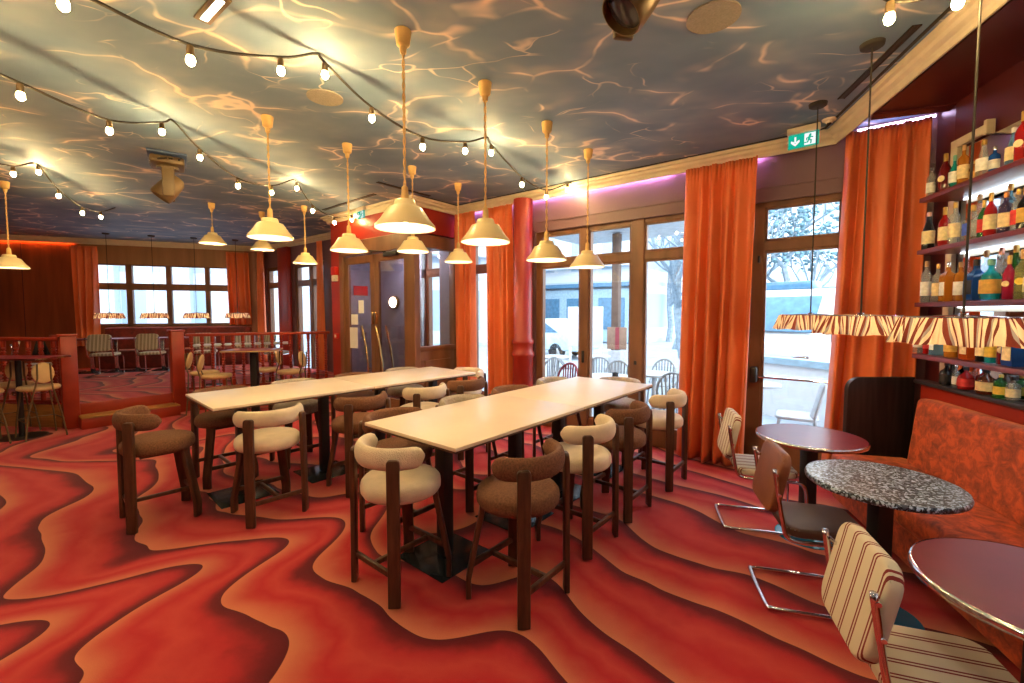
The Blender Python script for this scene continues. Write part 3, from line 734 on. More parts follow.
# ------------------------------------------------------------------ cantilever chairs and round tables by the banquette
def rrect(w, h, r, n=5):
    pts = []
    for cx, cy, a0 in ((w/2-r,h/2-r,0),(-w/2+r,h/2-r,90),(-w/2+r,-h/2+r,180),(w/2-r,-h/2+r,270)):
        for i in range(n+1):
            a = R(a0+90*i/n); pts.append((cx+r*math.cos(a), cy+r*math.sin(a)))
    return pts
def make_cesca(seatm, backm, label):
    t = thing('cantilever_chair', label, 'chair')
    MB().prism(rrect(.40,.41,.07), .425, .478, bev=.018, m=Matrix.Translation((0,.005,0))).build('seat', M[seatm], t, smooth=3)
    bk_ = MB().prism(rrect(.39,.345,.075), -.026, .026, bev=.016, m=Matrix.Translation((0,-.235,.70)) @ Matrix.Rotation(R(78),4,'X')).build('backrest', M[backm], t, smooth=3)
    for s in (-1, 1):
        x = s*.205
        key = [(x,-.272,.80),(x,-.245,.62),(x,-.222,.50),(x,-.205,.438),(x,-.15,.412),(x,0,.412),(x,.165,.412),(x,.222,.395),(x,.245,.34),(x,.252,.2),(x,.252,.07),(x,.235,.03),(x,.17,.0192),(x,0,.0192),(x,-.22,.0192)]
        if s < 0: A = catmull(key, 5)
        else: Bp = catmull(key, 5)
    rear = catmull([A[-1], (-.197,-.262,.0192), (-.168,-.285,.0192), (.168,-.285,.0192), (.197,-.262,.0192), Bp[-1]], 5)
    MB().tube(A + rear[1:-1] + list(reversed(Bp)), .0115, 10).build('tubular_frame', M['chrome'], t, smooth=3)
    for s in (-1, 1):
        for z, y in ((.77,-.262),(.66,-.245)): MB().tube([(s*.219,y,z),(s*.16,y+.012,z)], .008, 8).build('bolt', M['chrome'], bk_)
    return t
nbA = math.atan2(-.267,.9637) - math.pi/2
c1 = make_cesca('stripe','stripe','ivory striped chrome cantilever chair at the far burgundy round table'); c1.location = (1.945,3.38,0); c1.rotation_euler = (0,0,nbA); c1['group'] = 'cantilever chairs along the banquette'
c2 = make_cesca('seatbrown','leather','brown leather chrome cantilever chair at the terrazzo round table'); c2.location = (1.74,2.466,0); c2.rotation_euler = (0,0,nbA); c2['group'] = c1['group']
copy_tree(c1, (1.42,1.40,0), nbA-R(3), 'ivory striped chrome cantilever chair at the near burgundy table, in the corner')
def round_table(p, r, topm, label, blue=True, h=.75):
    t = thing('round_table', label, 'table', (p[0],p[1],0), 0, 'round tables along the banquette')
    MB().lathe([(0,h-.024),(r-.004,h-.024),(r-.004,h),(0,h)], 64).build('tabletop', M[topm], t, smooth=.5)
    MB().lathe([(r-.006,h-.028),(r+.002,h-.027),(r+.006,h-.014),(r+.002,h),(r-.004,h+.001)], 64, cap=False).build('edge_band', M['chrome' if topm == 'burgundy' else 'terrazzo'], t, smooth=3)
    MB().box((0,0,h/2-.01), (.085,.085,h-.035), bev=.012).build('column', M['black'], t)
    MB().lathe([(0,.0005),(.20,.0005),(.20,.004),(.19,.006),(0,.0065)], 40).build('base_plate', M['blue' if blue else 'plate'], t)
    return t
round_table((2.172,3.168), .342, 'burgundy', 'burgundy round table with chrome edge, furthest one near the terrace door')
round_table((1.978,2.31), .338, 'terrazzo', 'black and white terrazzo round table between the two burgundy ones')
round_table((1.741,1.37), .342, 'burgundy', 'burgundy round table with chrome edge, nearest one in the right corner')

# banquette against the bar wall
bq = thing('banquette', 'crushed orange velvet banquette below the bar shelves', 'banquette', B0.to_3d(), AB)
def rbox(x0, x1, y0, y1, z0, z1, nm, mat, bev=.03, par=None, rx=0):
    return MB().box(((x0+x1)/2,(y0+y1)/2,(z0+z1)/2), (x1-x0,y1-y0,z1-z0), bev=bev, seg=4, rx=rx).build(nm, M[mat], par or bq, smooth=1.0)
T0, T1 = -4.5, 1.02
rbox(T0, T1, -.30, .10, .005, .08, 'plinth', 'black', .004)
rbox(T0, T1, -.33, .19, .08, .30, 'base', 'velvet', .02)
rbox(-.77, T1-.005, -.33, .22, .30, .47, 'seat_cushion', 'velvet', .05)
rbox(T0, -.79, -.33, .26, .30, .49, 'seat_cushion', 'velvet', .06)
rbox(T0, T1-.16, -.42, -.26, .44, .985, 'back_cushion', 'velvet', .045, rx=R(6))
# ledge and end panel
st = MB(); st.box(((T0+1.08)/2,-.465,.55), (1.08-T0,.06,1.04)); struct(st.build('trim_10', M['redwall'], loc=B0.to_3d(), rz=AB, smooth=0))
lg = MB().box(((T0+1.1)/2,-.444,1.082), (1.1-T0,.108,.028), bev=.006).build('bar_ledge', M['ledge'], loc=B0.to_3d(), rz=AB, smooth=.5); tag(lg, 'dark grey narrow ledge along the top of the banquette back', 'ledge')
pts = []
x0, x1, zt, rr = 2.835, 3.40, 1.10, .11
pts = [(x1,0),(x1,zt)] + [(x0+rr-rr*math.sin(R(a)), zt-rr+rr*math.cos(R(a))) for a in range(0,91,10)] + [(x0,0)]
ep = MB().prism(pts, -.022, .022, bev=.004, m=Matrix.Rotation(R(90),4,'X')).build('end_panel', M['darkwood'], loc=(0,3.705,0), smooth=.6); tag(ep, 'black stained wood end panel with rounded corner closing the banquette', 'panel')

# bar shelves with mirror behind
SH = [1.336, 1.72, 2.108, 2.49]
mr = tag(MB().box((-1.84,-.492,1.98), (5.34,.006,1.75)).build('bar_mirror', M['mirror'], loc=B0.to_3d(), rz=AB, smooth=0), 'large mirror behind the bottle shelves', 'mirror')
mf = MB(); mf.box((.865,-.468,2.0), (.07,.035,1.80), bev=.006); mf.box((.72,-.468,2.90), (.36,.035,.06), bev=.006); mf.box((.54,-.462,2.90), (.03,.05,.10), bev=.004)
tag(mf.build('mirror_frame', M['cornice'], loc=B0.to_3d(), rz=AB), 'cream angled frame at the left end of the bar mirror', 'frame')
for i, z in enumerate(SH):
    nm = ['lowest','second lowest','third','topmost'][i]
    s = thing('bar_shelf', f'{nm} maroon bottle shelf on the bar wall', 'shelf', BW(0,0,z), AB, 'bottle shelves')
    MB().box((-1.83,-.33,-.016), (5.16,.27,.032), bev=.004).build('board', M['maroonshelf'], s, smooth=.5)
    MB().box((-1.86,-.455,-.05), (5.1,.02,.034)).build('batten', M['cornice'], s, smooth=0)

M['led_added'] = emit('added_shelf_led', (.72,.86,1.0), 4)  # strips added under the shelves to brighten the bottles
for i, z in enumerate(SH):
    nm = ['lowest','second lowest','third','topmost'][i]
    led(BW(-4.2,.428,z-.0365), BW(.68,.428,z-.0365), 'led_strip', f'added cool white light strip under the {nm} bar shelf', M['led_added'], .006)
# bottles
GL = {}
def glass(nm, col, op):
    if nm not in GL: GL[nm] = tinted('bottle_glass_'+nm, col, op)
    return GL[nm]
GC = dict(clear=((.78,.82,.84),.30), amber=((.72,.30,.04),.55), red=((.55,.02,.02),.70), darkred=((.22,.01,.015),.8), blue=((.03,.16,.62),.60), paleblue=((.25,.55,.80),.45), teal=((.02,.45,.48),.55), green=((.05,.28,.05),.65), black=((.012,.012,.014),.92), magenta=((.60,.03,.12),.6), brown=((.14,.04,.015),.8), olive=((.50,.48,.20),.45), orange=((.72,.16,.03),.6), violet=((.05,.02,.10),.85))
LC = dict(cream=(.80,.66,.38), gold=(.62,.38,.08), white=(.8,.8,.76), black=(.015,.015,.017), red=(.6,.03,.03), yellow=(.85,.6,.08), blue=(.05,.12,.6), navy=(.02,.03,.15), pink=(.8,.45,.4))
LM = {k: simple('bottle_label_'+k, v, .6, var=.10, vscale=40) for k, v in LC.items()}
CM = dict(gold=simple('gold_cap', (.68,.42,.10), .35, .3), black=M['black'], cork=simple('cork_stopper', (.55,.33,.16), .8), silver=M['chrome'], red=M['redplastic'], orange=simple('copper_cap', (.65,.25,.08), .35, .3), pink=simple('rose_foil', (.75,.42,.34), .4, .3), white=M['white'], green=simple('mint_cap', (.2,.5,.4), .5))
def prof(style, h, r):
    if style == 'wine': return [(0,0),(r,0.004),(r,.58*h),(r*.8,.66*h),(r*.36,.76*h),(r*.32,.98*h),(0,.98*h)]
    if style == 'champ': return [(0,0),(r,0.004),(r*1.02,.4*h),(r*.85,.55*h),(r*.42,.76*h),(r*.33,.97*h),(0,.97*h)]
    if style == 'squat': return [(0,0),(r*.9,.006),(r,.12*h),(r,.50*h),(r*.86,.62*h),(r*.4,.72*h),(r*.28,.78*h),(r*.28,.90*h),(0,.90*h)]
    if style == 'flask': return [(0,0),(r*.6,.004),(r*.95,.16*h),(r,.36*h),(r*.85,.56*h),(r*.4,.70*h),(r*.3,.76*h),(r*.3,.88*h),(0,.88*h)]
    if style == 'cone': return [(0,0),(r,.004),(r*.92,.3*h),(r*.55,.66*h),(r*.34,.80*h),(r*.32,.92*h),(0,.92*h)]
    return [(0,0),(r,.004),(r,.62*h),(r*.93,.68*h),(r*.36,.76*h),(r*.32,.80*h),(r*.32,.92*h),(0,.92*h)]   # 'spirit'
def bottle(t, o, z, style, h, r, g, cap, lab, labcol, group, square=False, labz=(.16,.50), disc=False):
    p = BW(t, o, z); b = thing('bottle', lab, 'bottle', p, AB + (0 if square else R(34+11*math.sin(t*37))), group)
    n = 4 if square else 18; P = prof(style, h, r)
    rot = Matrix.Rotation(R(45),4,'Z') if square else None
    if square: P = [(a*1.3, c) for a, c in P]
    mb = MB().lathe(P, n, m=rot)
    bo = mb.build('glass_body', glass(g, *GC[g]), b, smooth=.9)
    top = P[-1][1]; rn = r*.36
    ch = h*.10 if style not in ('wine','champ') else h*.20
    z0 = top-ch*.55 if style not in ('wine','champ') else h-ch
    MB().lathe([(rn,z0),(rn*1.05,h-.004),(rn*.8,h),(0,h)], 14).build('cap', CM[cap], b)
    if disc:
        MB().lathe([(0,r),(r*.62,r),(r*.62,r+.003),(0,r+.003)], 20, (0,0,h*.36), m=Matrix.Rotation(R(-90),4,'X')).build('label', LM[labcol], b)
    elif square:
        MB().box((0,r*.925+.001,h*(labz[0]+labz[1])/2), (r*1.4,.003,h*(labz[1]-labz[0])), bev=.001).build('label', LM[labcol], b, smooth=0)
    else:
        l = MB(); q = bmesh.new(); n2 = 14
        rows = []
        for i in range(n2+1):
            a = R(90)+R(95)*(2*i/n2-1)
            rows.append([q.verts.new(((r*1.015+.001)*math.cos(a),(r*1.015+.001)*math.sin(a),h*zz)) for zz in labz])
        for a_, c_ in zip(rows, rows[1:]): q.faces.new((a_[0],c_[0],c_[1],a_[1]))
        l._join(q); l.build('label', LM[labcol], b, smooth=1.0)
    return b
ORD = ['leftmost','second','third','fourth','fifth','sixth','seventh','eighth','ninth','tenth','eleventh','twelfth','thirteenth','fourteenth']
def px_t(px, o):      # shelf coordinate seen under a photo column
    k = (px-512)/440*1.0; bx, by = B0.x+NB.x*o, B0.y+NB.y*o
    return (k*by-bx)/(D2.x-k*D2.y)
ROWS = {
 'topmost': (SH[3], .26, [(924,'spirit',.19,.030,'clear','silver','white'),(936,'wine',.31,.042,'darkred','gold','cream'),(948,'flask',.24,.035,'teal','green','white'),(955,'spirit',.33,.037,'amber','cork','cream'),(964,'spirit',.19,.032,'amber','gold','gold'),(976,'cone',.32,.045,'clear','gold','white'),(985,'spirit',.22,.035,'blue','blue','white'),(1001,'cone',.33,.045,'paleblue','white','cream'),(1014,'wine',.42,.048,'red','gold','cream'),(1026,'wine',.36,.042,'black','gold','yellow')]),
 'third': (SH[2], .26, [(924,'champ',.33,.044,'black','pink','cream'),(938,'wine',.32,.040,'red','gold','cream'),(951,'spirit',.30,.040,'clear','gold','cream'),(967,'flask',.30,.052,'clear','gold','blue'),(976,'wine',.25,.036,'green','gold','red'),(986,'wine',.32,.040,'red','gold','cream'),(999,'spirit',.31,.042,'violet','orange','cream'),(1009,'spirit',.31,.038,'clear','gold','red'),(1020,'wine',.31,.044,'black','gold','gold'),(1031,'spirit',.30,.040,'amber','gold','cream')]),
 'second lowest': (SH[1], .26, [(924,'spirit',.30,.036,'clear','cork','white'),(934,'spirit',.30,.036,'clear','gold','cream'),(947,'spirit',.28,.044,'amber','silver','white'),(958,'spirit',.29,.042,'amber','cork','white'),(972,'squat',.30,.060,'blue','black','black'),(990,'squat',.29,.066,'teal','green','gold'),(1006,'wine',.31,.038,'magenta','gold','cream'),(1018,'wine',.33,.046,'olive','cork','yellow'),(1031,'spirit',.30,.044,'clear','gold','cream')]),
 'lowest': (SH[0], .26, [(919,'spirit',.26,.034,'clear','silver','white'),(928,'spirit',.27,.036,'red','black','red'),(939,'spirit',.27,.038,'paleblue','silver','white'),(952,'spirit',.28,.044,'amber','cork','gold'),(970,'spirit',.27,.055,'orange','black','cream'),(984,'wine',.30,.032,'black','gold','cream'),(992,'spirit',.30,.036,'teal','silver','yellow'),(1004,'wine',.31,.042,'darkred','gold','cream'),(1019,'squat',.29,.062,'blue','black','cream'),(1036,'spirit',.28,.040,'green','gold','cream')]),
}
HPX = {'topmost': [29, 38, 32, 39, 20, 36, 26, 38, 49, 41], 'third': [37, 39, 41, 35, 38, 43, 41, 42, 42, 42], 'second lowest': [41, 38, 39, 39, 41, 41, 44, 50, 44], 'lowest': [36, 37, 37, 38, 38, 40, 40, 42, 41, 40]}
for nm, (z, o, L_) in ROWS.items():
    for i, (px, st_, h, r, g, cap, lc) in enumerate(L_):
        Yb = BW(px_t(px,o),o).y; h = HPX[nm][i]*Yb/440; r *= .84*min(1.0, .3+.215*Yb)
        sq = (nm, i) in (('third',3),('second lowest',2),('second lowest',4),('lowest',4),('lowest',2),('lowest',8))
        disc = (nm, i) in (('topmost',1),('topmost',8),('second lowest',6),('second lowest',7),('lowest',7))
        lab = f'{GC and g} bottle with {lc} label, {ORD[i]} from the left on the {nm} bar shelf'
        lab = lab.replace('darkred','dark red').replace('paleblue','pale blue').replace('leftmost from the left','leftmost')
        if cap == 'blue': cap = 'silver'
        bottle(px_t(px, o), o+.01*math.sin(i*2.1), z+.001, st_, h, r, g, cap, lab, lc, f'bottles on the {nm} bar shelf', sq, disc=disc)
# second row behind on the two middle shelves
for nm, z, L_ in (('third', SH[2], [(973,'cork','clear','white'),(1003,'gold','paleblue','white')]), ('second lowest', SH[1], [(964,'silver','clear','white'),(983,'cork','clear','cream'),(998,'pink','clear','pink'),(1012,'gold','green','cream')])):
    for i, (px, cap, g, lc) in enumerate(L_):
        lab = f'{g} bottle with {lc} label, {ORD[i]} in the back row of the {nm} bar shelf'.replace('paleblue','pale blue')
        bottle(px_t(px,.40), .40, z+.001, 'spirit', .335, .035, g, cap, lab, lc, f'bottles on the {nm} bar shelf')
for i, (px, st_, h, r, g, cap, lc) in enumerate([(953,'squat',.195,.050,'black','black','black'),(963,'spirit',.185,.028,'clear','silver','white'),(973,'squat',.185,.055,'red','black','red'),(994,'squat',.195,.062,'brown','black','cream'),(1009,'spirit',.17,.042,'green','gold','yellow'),(1022,'spirit',.17,.040,'clear','black','cream')]):
    bottle(px_t(px,.46), .437, 1.0975, st_, h*.9, r*.8, g, cap, f'short {g} bottle with {lc} label, {ORD[i]} from the left on the dark ledge'.replace('leftmost from the left','leftmost'), lc, 'short bottles on the ledge')

# ------------------------------------------------------------------ cream enamel pendants on twisted cord
def make_pendant(z_sh, label):
    """root on the ceiling; z_sh = drop to the rim"""
    t = thing('pendant_light', label, 'pendant light')
    MB().lathe([(0,-.135),(.018,-.135),(.022,-.10),(.040,-.085),(.050,-.004),(.046,0),(0,0)], 20).build('ceiling_rose', M['cord_y'], t)
    zz = -z_sh
    c = MB()
    for k in (0, math.pi):
        n = int((z_sh-.32)/.012)
        c.tube([(.0055*math.cos(k+i*.55), .0055*math.sin(k+i*.55), -.13-(z_sh-.13-.235)*i/n) for i in range(n+1)], .0044, 5)
    c.build('cord', M['cord_y'], t)
    sk = MB().lathe([(.012,zz+.26),(.020,zz+.25),(.024,zz+.175),(.0,zz+.17)], 16).build('socket', M['cord_y'], t)
    shd = MB().lathe([(.024,zz+.178),(.060,zz+.172),(.068,zz+.150),(.068,zz+.138),(.105,zz+.125),(.150,zz+.055),(.182,zz+.018),(.186,zz),(.182,zz+.001),(.146,zz+.053),(.102,zz+.120),(.060,zz+.134),(.02,zz+.16)], 48, cap=False).build('lamp_shade', M['shade'], t, smooth=1.1)
    MB().lathe([(0,zz+.135),(.058,zz+.132),(.101,zz+.1185),(.145,zz+.0515),(.181,zz+.001)], 40, cap=False).build('reflector', M['shade_in'], shd, smooth=3)
    MB().ball((0,0,zz+.075), .036, 14, 10, 1.15).build('bulb', M['pbulb'], sk, smooth=3)
    return t
PEND = [(-.66,2.755,2.165,'pendant lamp over the near end of the front long table'),(-.20,3.36,2.175,'second pendant lamp along the front long table'),(.314,4.045,2.12,'third pendant lamp along the front long table'),(.80,4.715,2.125,'pendant lamp over the window end of the front long table'),
 (-2.13,3.925,2.30,'pendant lamp over the near end of the rear long table'),(-1.67,4.555,2.275,'second pendant lamp along the rear long table'),(-1.17,5.25,2.36,'third pendant lamp along the rear long table'),(-.715,5.925,2.315,'pendant lamp over the entrance end of the rear long table'),
 (-4.70,6.98,2.72,'high hung pendant lamp alone before the stage, right of the moving head spotlight'),(-3.34,7.17,2.43,'pendant lamp over the stage railing left of the entrance doors'),(-6.62,5.84,2.23,'pendant lamp at the left, above the stage balustrade'),(-4.26,7.59,2.71,'small distant pendant lamp behind the lamp over the rear table')]
for i, (x, y, zs, lab) in enumerate(PEND):
    p = make_pendant(CE-zs, 'cream enamel '+lab); p.location = (x, y, CE); p['group'] = 'cream enamel pendant lamps'

# ------------------------------------------------------------------ festoon string lights
def festoon(label, cable_pts, bulbs, r=.0085):
    t = thing('string_light', label, 'string light', (cable_pts[0][0], cable_pts[0][1], CE))
    O = Vector(t.location)
    MB().tube([p-O for p in catmull(cable_pts, 7)], r, 6).build('cable', M['cable'], t, smooth=3)
    for b in bulbs:
        b = Vector(b)-O
        sk = MB().lathe([(0,.075),(.016,.075),(.019,.055),(.019,.022),(0,.020)], 12, b).build('bulb_socket', M['gold'], t)
        MB().ball(b, .0215, 12, 8, 1.3).build('bulb', M['bulb'], sk, smooth=3)
    return t
def string(label, pts, **k):
    """pts: (x,y,z,kind) kind h = ceiling hook, b = bulb"""
    cab = []; bl = []
    for x, y, z, kd in pts:
        if kd == 'h': cab.append((x,y,CE-.012))
        elif kd == 'c': cab.append((x,y,z))
        else: cab.append((x,y,z+.082)); bl.append((x,y,z))
    return festoon(label, cab, bl)
S1 = [(-2.75,.95,0,'h'),(-2.45,1.33,3.02,'b'),(-2.2,1.67,2.97,'b'),(-1.967,2.005,2.995,'b'),(-1.693,2.392,2.972,'b'),(-1.417,2.782,3.126,'b'),(-1.282,2.973,0,'h'),(-1.247,3.023,3.228,'b'),(-1.033,3.324,3.074,'b'),(-.743,3.735,3.019,'b'),(-.436,4.168,3.141,'b'),(-.247,4.363,0,'h'),(-.207,4.491,3.238,'b'),(.11,4.94,3.054,'b'),(.413,5.367,3.03,'b'),(.72,5.80,3.235,'b'),(.78,5.86,0,'h')]
string('festoon string of bare bulbs above the front long table, running to the windows', S1)
S2 = [(-3.2,2.0,0,'h'),(-3.15,2.4,3.03,'b'),(-3.11,2.862,3.015,'b'),(-3.056,3.419,3.022,'b'),(-3.012,3.875,3.197,'b'),(-3.001,3.998,0,'h'),(-2.974,4.278,3.12,'b'),(-2.926,4.777,2.994,'b'),(-2.872,5.342,3.075,'b'),(-2.799,5.714,0,'h'),(-2.79,5.80,3.25,'b'),(-2.786,6.235,3.06,'b'),(-2.728,6.841,3.021,'b'),(-2.671,7.437,3.183,'b'),(-2.656,7.593,0,'h')]
string('festoon string of bare bulbs above the rear long table, second from the windows', S2)
S3 = [(-4.9,4.0,0,'h'),(-5.05,4.3,3.05,'b'),(-5.247,4.715,3.1,'b'),(-5.45,5.09,0,'h'),(-5.46,5.17,3.26,'b'),(-5.651,5.57,3.094,'b'),(-5.924,6.149,3.013,'b'),(-6.187,6.707,3.077,'b'),(-6.437,7.235,0,'h')]
string('festoon string of bare bulbs at the left in front of the stage', S3)
S4 = [(1.36,1.72,0,'h'),(1.55,1.98,3.06,'b'),(1.766,2.135,3.02,'b'),(1.95,2.0,3.0,'b'),(2.02,1.55,3.05,'b'),(2.0,1.2,0,'h')]
string('festoon string of bare bulbs at the upper right near the bar', S4)
string('unseen festoon string of bare bulbs added behind the camera for its light', [(-3.6,-1.6,0,'h'),(-3.2,-1.2,3.03,'b'),(-2.8,-.8,3.0,'b'),(-2.4,-.4,3.03,'b'),(-2.0,0,0,'h'),(-1.6,.35,3.03,'b'),(-1.2,.7,3.0,'b'),(-.9,1.0,3.05,'b'),(-.6,1.3,0,'h')])  # extra string out of view, added for its light

# ------------------------------------------------------------------ pleated striped lamps
def make_pleat(drop, label, r=.255):
    t = thing('pleated_pendant', label, 'pendant light')
    MB().lathe([(0,-.028),(.05,-.03),(.062,-.022),(.066,0),(0,0)], 24).build('ceiling_rose', M['cable'], t)
    MB().cyl((0,0), .005, -drop+.02, -.02, 8).build('cord', M['cable'], t)
    def f(u, v):
        a = 2*math.pi*u; z = -.118*(1-v) + .004*math.sin(9*a)*(1-v)
        k = .007*math.sin(52*a)+.006*math.sin(17*a+1)
        rr = (r-.036*v) + k*(1.2-.6*v)
        return (rr*math.cos(a), rr*math.sin(a), z)
    sh = MB().sheet(f, 276, 5).build('lamp_shade', M['shade_stripe'], t, loc=(0,0,-drop), smooth=3)
    g = MB(); 
    g.tube([((r-.04)*math.cos(2*math.pi*i/40), (r-.04)*math.sin(2*math.pi*i/40), -drop) for i in range(40)], .004, 6, closed=True)
    for k in range(3): g.tube([(0,0,-drop+.01), ((r-.04)*math.cos(2*math.pi*k/3), (r-.04)*math.sin(2*math.pi*k/3), -drop)], .003, 6)
    g.build('wire_ring', M['chrome'], t)
    sk = MB().lathe([(0,-drop+.02),(.018,-drop+.02),(.02,-drop-.035),(0,-drop-.04)], 12).build('socket', M['chrome'], t)
    MB().ball((0,0,-drop-.075), .034, 14, 10, 1.1).build('bulb', M['lbulb'], sk, smooth=3)
    return t
pl = make_pleat(CE-1.625, 'striped pleated lamp nearest the camera over the bar tables'); pl.location = (2.06,2.01,CE); pl['group'] = 'striped pleated lamps'
pl2 = copy_tree(pl, (2.285,2.885,CE), .7, 'striped pleated lamp, middle one of the row over the bar tables')
pl3 = copy_tree(pl, (2.50,3.69,CE), 1.9, 'striped pleated lamp furthest of the row over the bar tables, near the terrace door')
for i, (px, lab) in enumerate(((110,'by the left curtain'),(155,'second from the left'),(197,'third from the left'),(238,'by the right curtain'))):
    k = (px-512)/440; q = C0-NR*1.1; tt = (k*q.y-q.x)/(DR.x-k*DR.y); p = q + DR*tt
    copy_tree(pl, (p.x,p.y,CE), .4*i, f'distant striped pleated lamp before the strip window, {lab}')

# ------------------------------------------------------------------ ceiling fittings
def moving_head(loc, rz, label, s=1.0):
    t = thing('moving_head_spotlight', label, 'spotlight', loc, rz)
    MB().box((0,0,-.012), (.52*s,.34*s,.024), bev=.004).build('mounting_plate', M['plateblue'], t)
    MB().box((0,0,-.065), (.36*s,.30*s,.08), bev=.02).build('base', M['gold'], t)
    b = MB(); b.cyl((0,0), .10*s, -.13, -.10, 24); b.box((0,0,-.145), (.34*s,.12*s,.03), bev=.01)
    for q in (-1, 1): b.box((q*.15*s,0,-.27*s-.03), (.04*s,.105*s,.30*s), bev=.015)
    b.build('yoke', M['gold'], t)
    m = Matrix.Translation((0,0,-.335*s)) @ Matrix.Rotation(R(217),4,'X') @ Matrix.Diagonal((.88,.88,.88,1))
    hd = MB().lathe([(0,-.17*s),(.07*s,-.17*s),(.105*s,-.12*s),(.12*s,.0),(.125*s,.13*s),(.115*s,.15*s),(.11*s,.15*s),(.105*s,.11*s),(0,.11*s)], 28, m=m).build('lamp_head', M['bronze'], t)
    MB().lathe([(0,.112*s),(.10*s,.112*s),(.06*s,.13*s),(0,.137*s)], 24, m=m).build('lens', simple('lens_glass', (.05,.05,.07), .05, .3), hd)
    v = MB()
    for k in range(4): v.box((-.10*s+.066*k*s,.153*s,-.065), (.04*s,.01,.05), bev=.003)
    for k in range(3): v.tube([(-.18*s,-.1*s+.08*k*s,-.06),(-.24*s,-.12*s+.1*k*s,-.05-.02*k),(-.27*s,-.1*s+.05*k*s,-.075)], .008, 6)
    v.build('connector', M['black'], t)
    return t
moving_head((-3.80,4.95,CE), R(127), 'moving head spotlight hanging at the left between two string lights')
moving_head((.545,1.99,CE), R(100), 'moving head spotlight cut by the top edge of the picture', .95)
def disc(p, r, label):
    o = MB().lathe([(0,-.004),(r*.93,-.006),(r,-.010),(r,0),(0,0)], 48).build('ceiling_speaker', M['discgrey'], loc=(p[0],p[1],CE)); return tag(o, label, 'speaker', 'flush ceiling speakers')
disc((1.16,2.63), .145, 'round flush ceiling speaker beside the top moving head spotlight')
disc((-1.48,3.58), .135, 'round flush ceiling speaker near the first hook of the string light')
def slot(p, q, label, w=.05):
    p = Vector(p); q = Vector(q); d = q-p
    t = thing('slot_diffuser', label, 'air vent', ((p.x+q.x)/2,(p.y+q.y)/2,CE), math.atan2(d.y,d.x), 'linear ceiling air vents')
    m = MB(); 
    for s in (-1, 1): m.box((0,s*w*.42,-.005), (d.length,w*.16,.008))
    m.build('frame', M['cable'], t, smooth=0); MB().box((0,0,-.003), (d.length,w*.7,.004)).build('slot', M['black'], t, smooth=0)
slot((2.40,2.70),(2.62,3.60), 'black linear air vent in the ceiling beside the bar lamps')
slot((-1.76,5.85),(-1.20,6.55), 'black linear air vent in front of the entrance doors, right one')
slot((-3.14,7.43),(-1.97,6.43), 'black linear air vent parallel to the entrance doors, left one')
t = thing('linear_spot', 'lit linear recessed spotlight at the top edge left of centre', 'ceiling light', (-1.68,2.56,CE), AW)
MB().box((0,0,-.006), (.32,.085,.012), bev=.003).build('frame', M['gold'], t); MB().box((0,0,-.013), (.26,.035,.004)).build('diffuser', M['spotled'], t, smooth=0)
t = thing('smoke_detector', 'small smoke detector in the ceiling corner by the exit sign', 'smoke detector', (2.80,3.98,CE))
MB().lathe([(0,-.035),(.025,-.035),(.03,-.02),(.05,-.015),(.055,0),(0,0)], 24).build('body', M['offwhite'], t); MB().cyl((0,0), .018, -.042, -.034, 16).build('sensor', M['cable'], t)
def exit_sign(loc, rz, label, flip=False, w=.235, h=.125):
    t = thing('exit_sign', label, 'exit sign', loc, rz, 'green exit signs')
    MB().box((0,0,h/2+.03), (w+.02,.05,.06), bev=.008).build('housing', M['offwhite'], t)
    pn = MB().box((0,0,0), (w,.012,h), bev=.003).build('panel', M['green'], t)
    m = MB(); y = -.0085
    def poly(pts): m.prism(pts, -.001, .001, m=Matrix.Translation((0,y,0)) @ Matrix.Rotation(R(90),4,'X'))
    q = -w*.26; k = h
    m.box((q,y,k*.10), (k*.11,.002,k*.42))
    poly([(q-k*.10,-k*.02),(q-k*.27,-k*.02+.0*k+k*.08),(q-k*.27,-k*.10),(q,-k*.36),(q,-k*.20)]); poly([(q+k*.10,-k*.02),(q,-k*.20),(q,-k*.36),(q+k*.27,-k*.10),(q+k*.27,k*.06)])
    m.box((w*.22,y,0), (w*.36,.002,h*.82)); m.build('pictogram_ground', M['signwhite'], pn, smooth=0)
    g = MB(); y = -.0105; x = w*.20
    g.cyl((0,0), k*.075, -.001, .001, 14); 
    for v in g.bm.verts: v.co = Vector((x+k*.06+v.co.x, y+v.co.z, k*.27+v.co.y))
    def seg(a, b, r):
        r *= 1.5
        g.box(((x+(a[0]+b[0])/2*k), y, (a[1]+b[1])/2*k), (math.hypot(a[0]-b[0],a[1]-b[1])*k+r*k, .002, r*k), ry=-math.atan2(b[1]-a[1], b[0]-a[0]))
    seg((.03,.17),(-.02,-.05),.10); seg((.02,.14),(.20,.08),.05); seg((.02,.14),(-.15,.05),.05); seg((-.15,.05),(-.17,-.07),.045)
    seg((-.02,-.05),(.12,-.14),.06); seg((.12,-.14),(.10,-.32),.055); seg((-.02,-.05),(-.10,-.22),.06); seg((-.10,-.22),(-.26,-.24),.05)
    g.box((x+k*.44,y,0), (k*.05,.002,h*.78)); g.build('running_figure', M['green'], pn, smooth=0)
    return t
exit_sign((2.655,4.10,CE-.135), AW-R(4), 'green exit sign with down arrow above the terrace door')
exit_sign((-2.44,7.20,CE-.135), AW-R(6), 'green exit sign above the entrance doors')

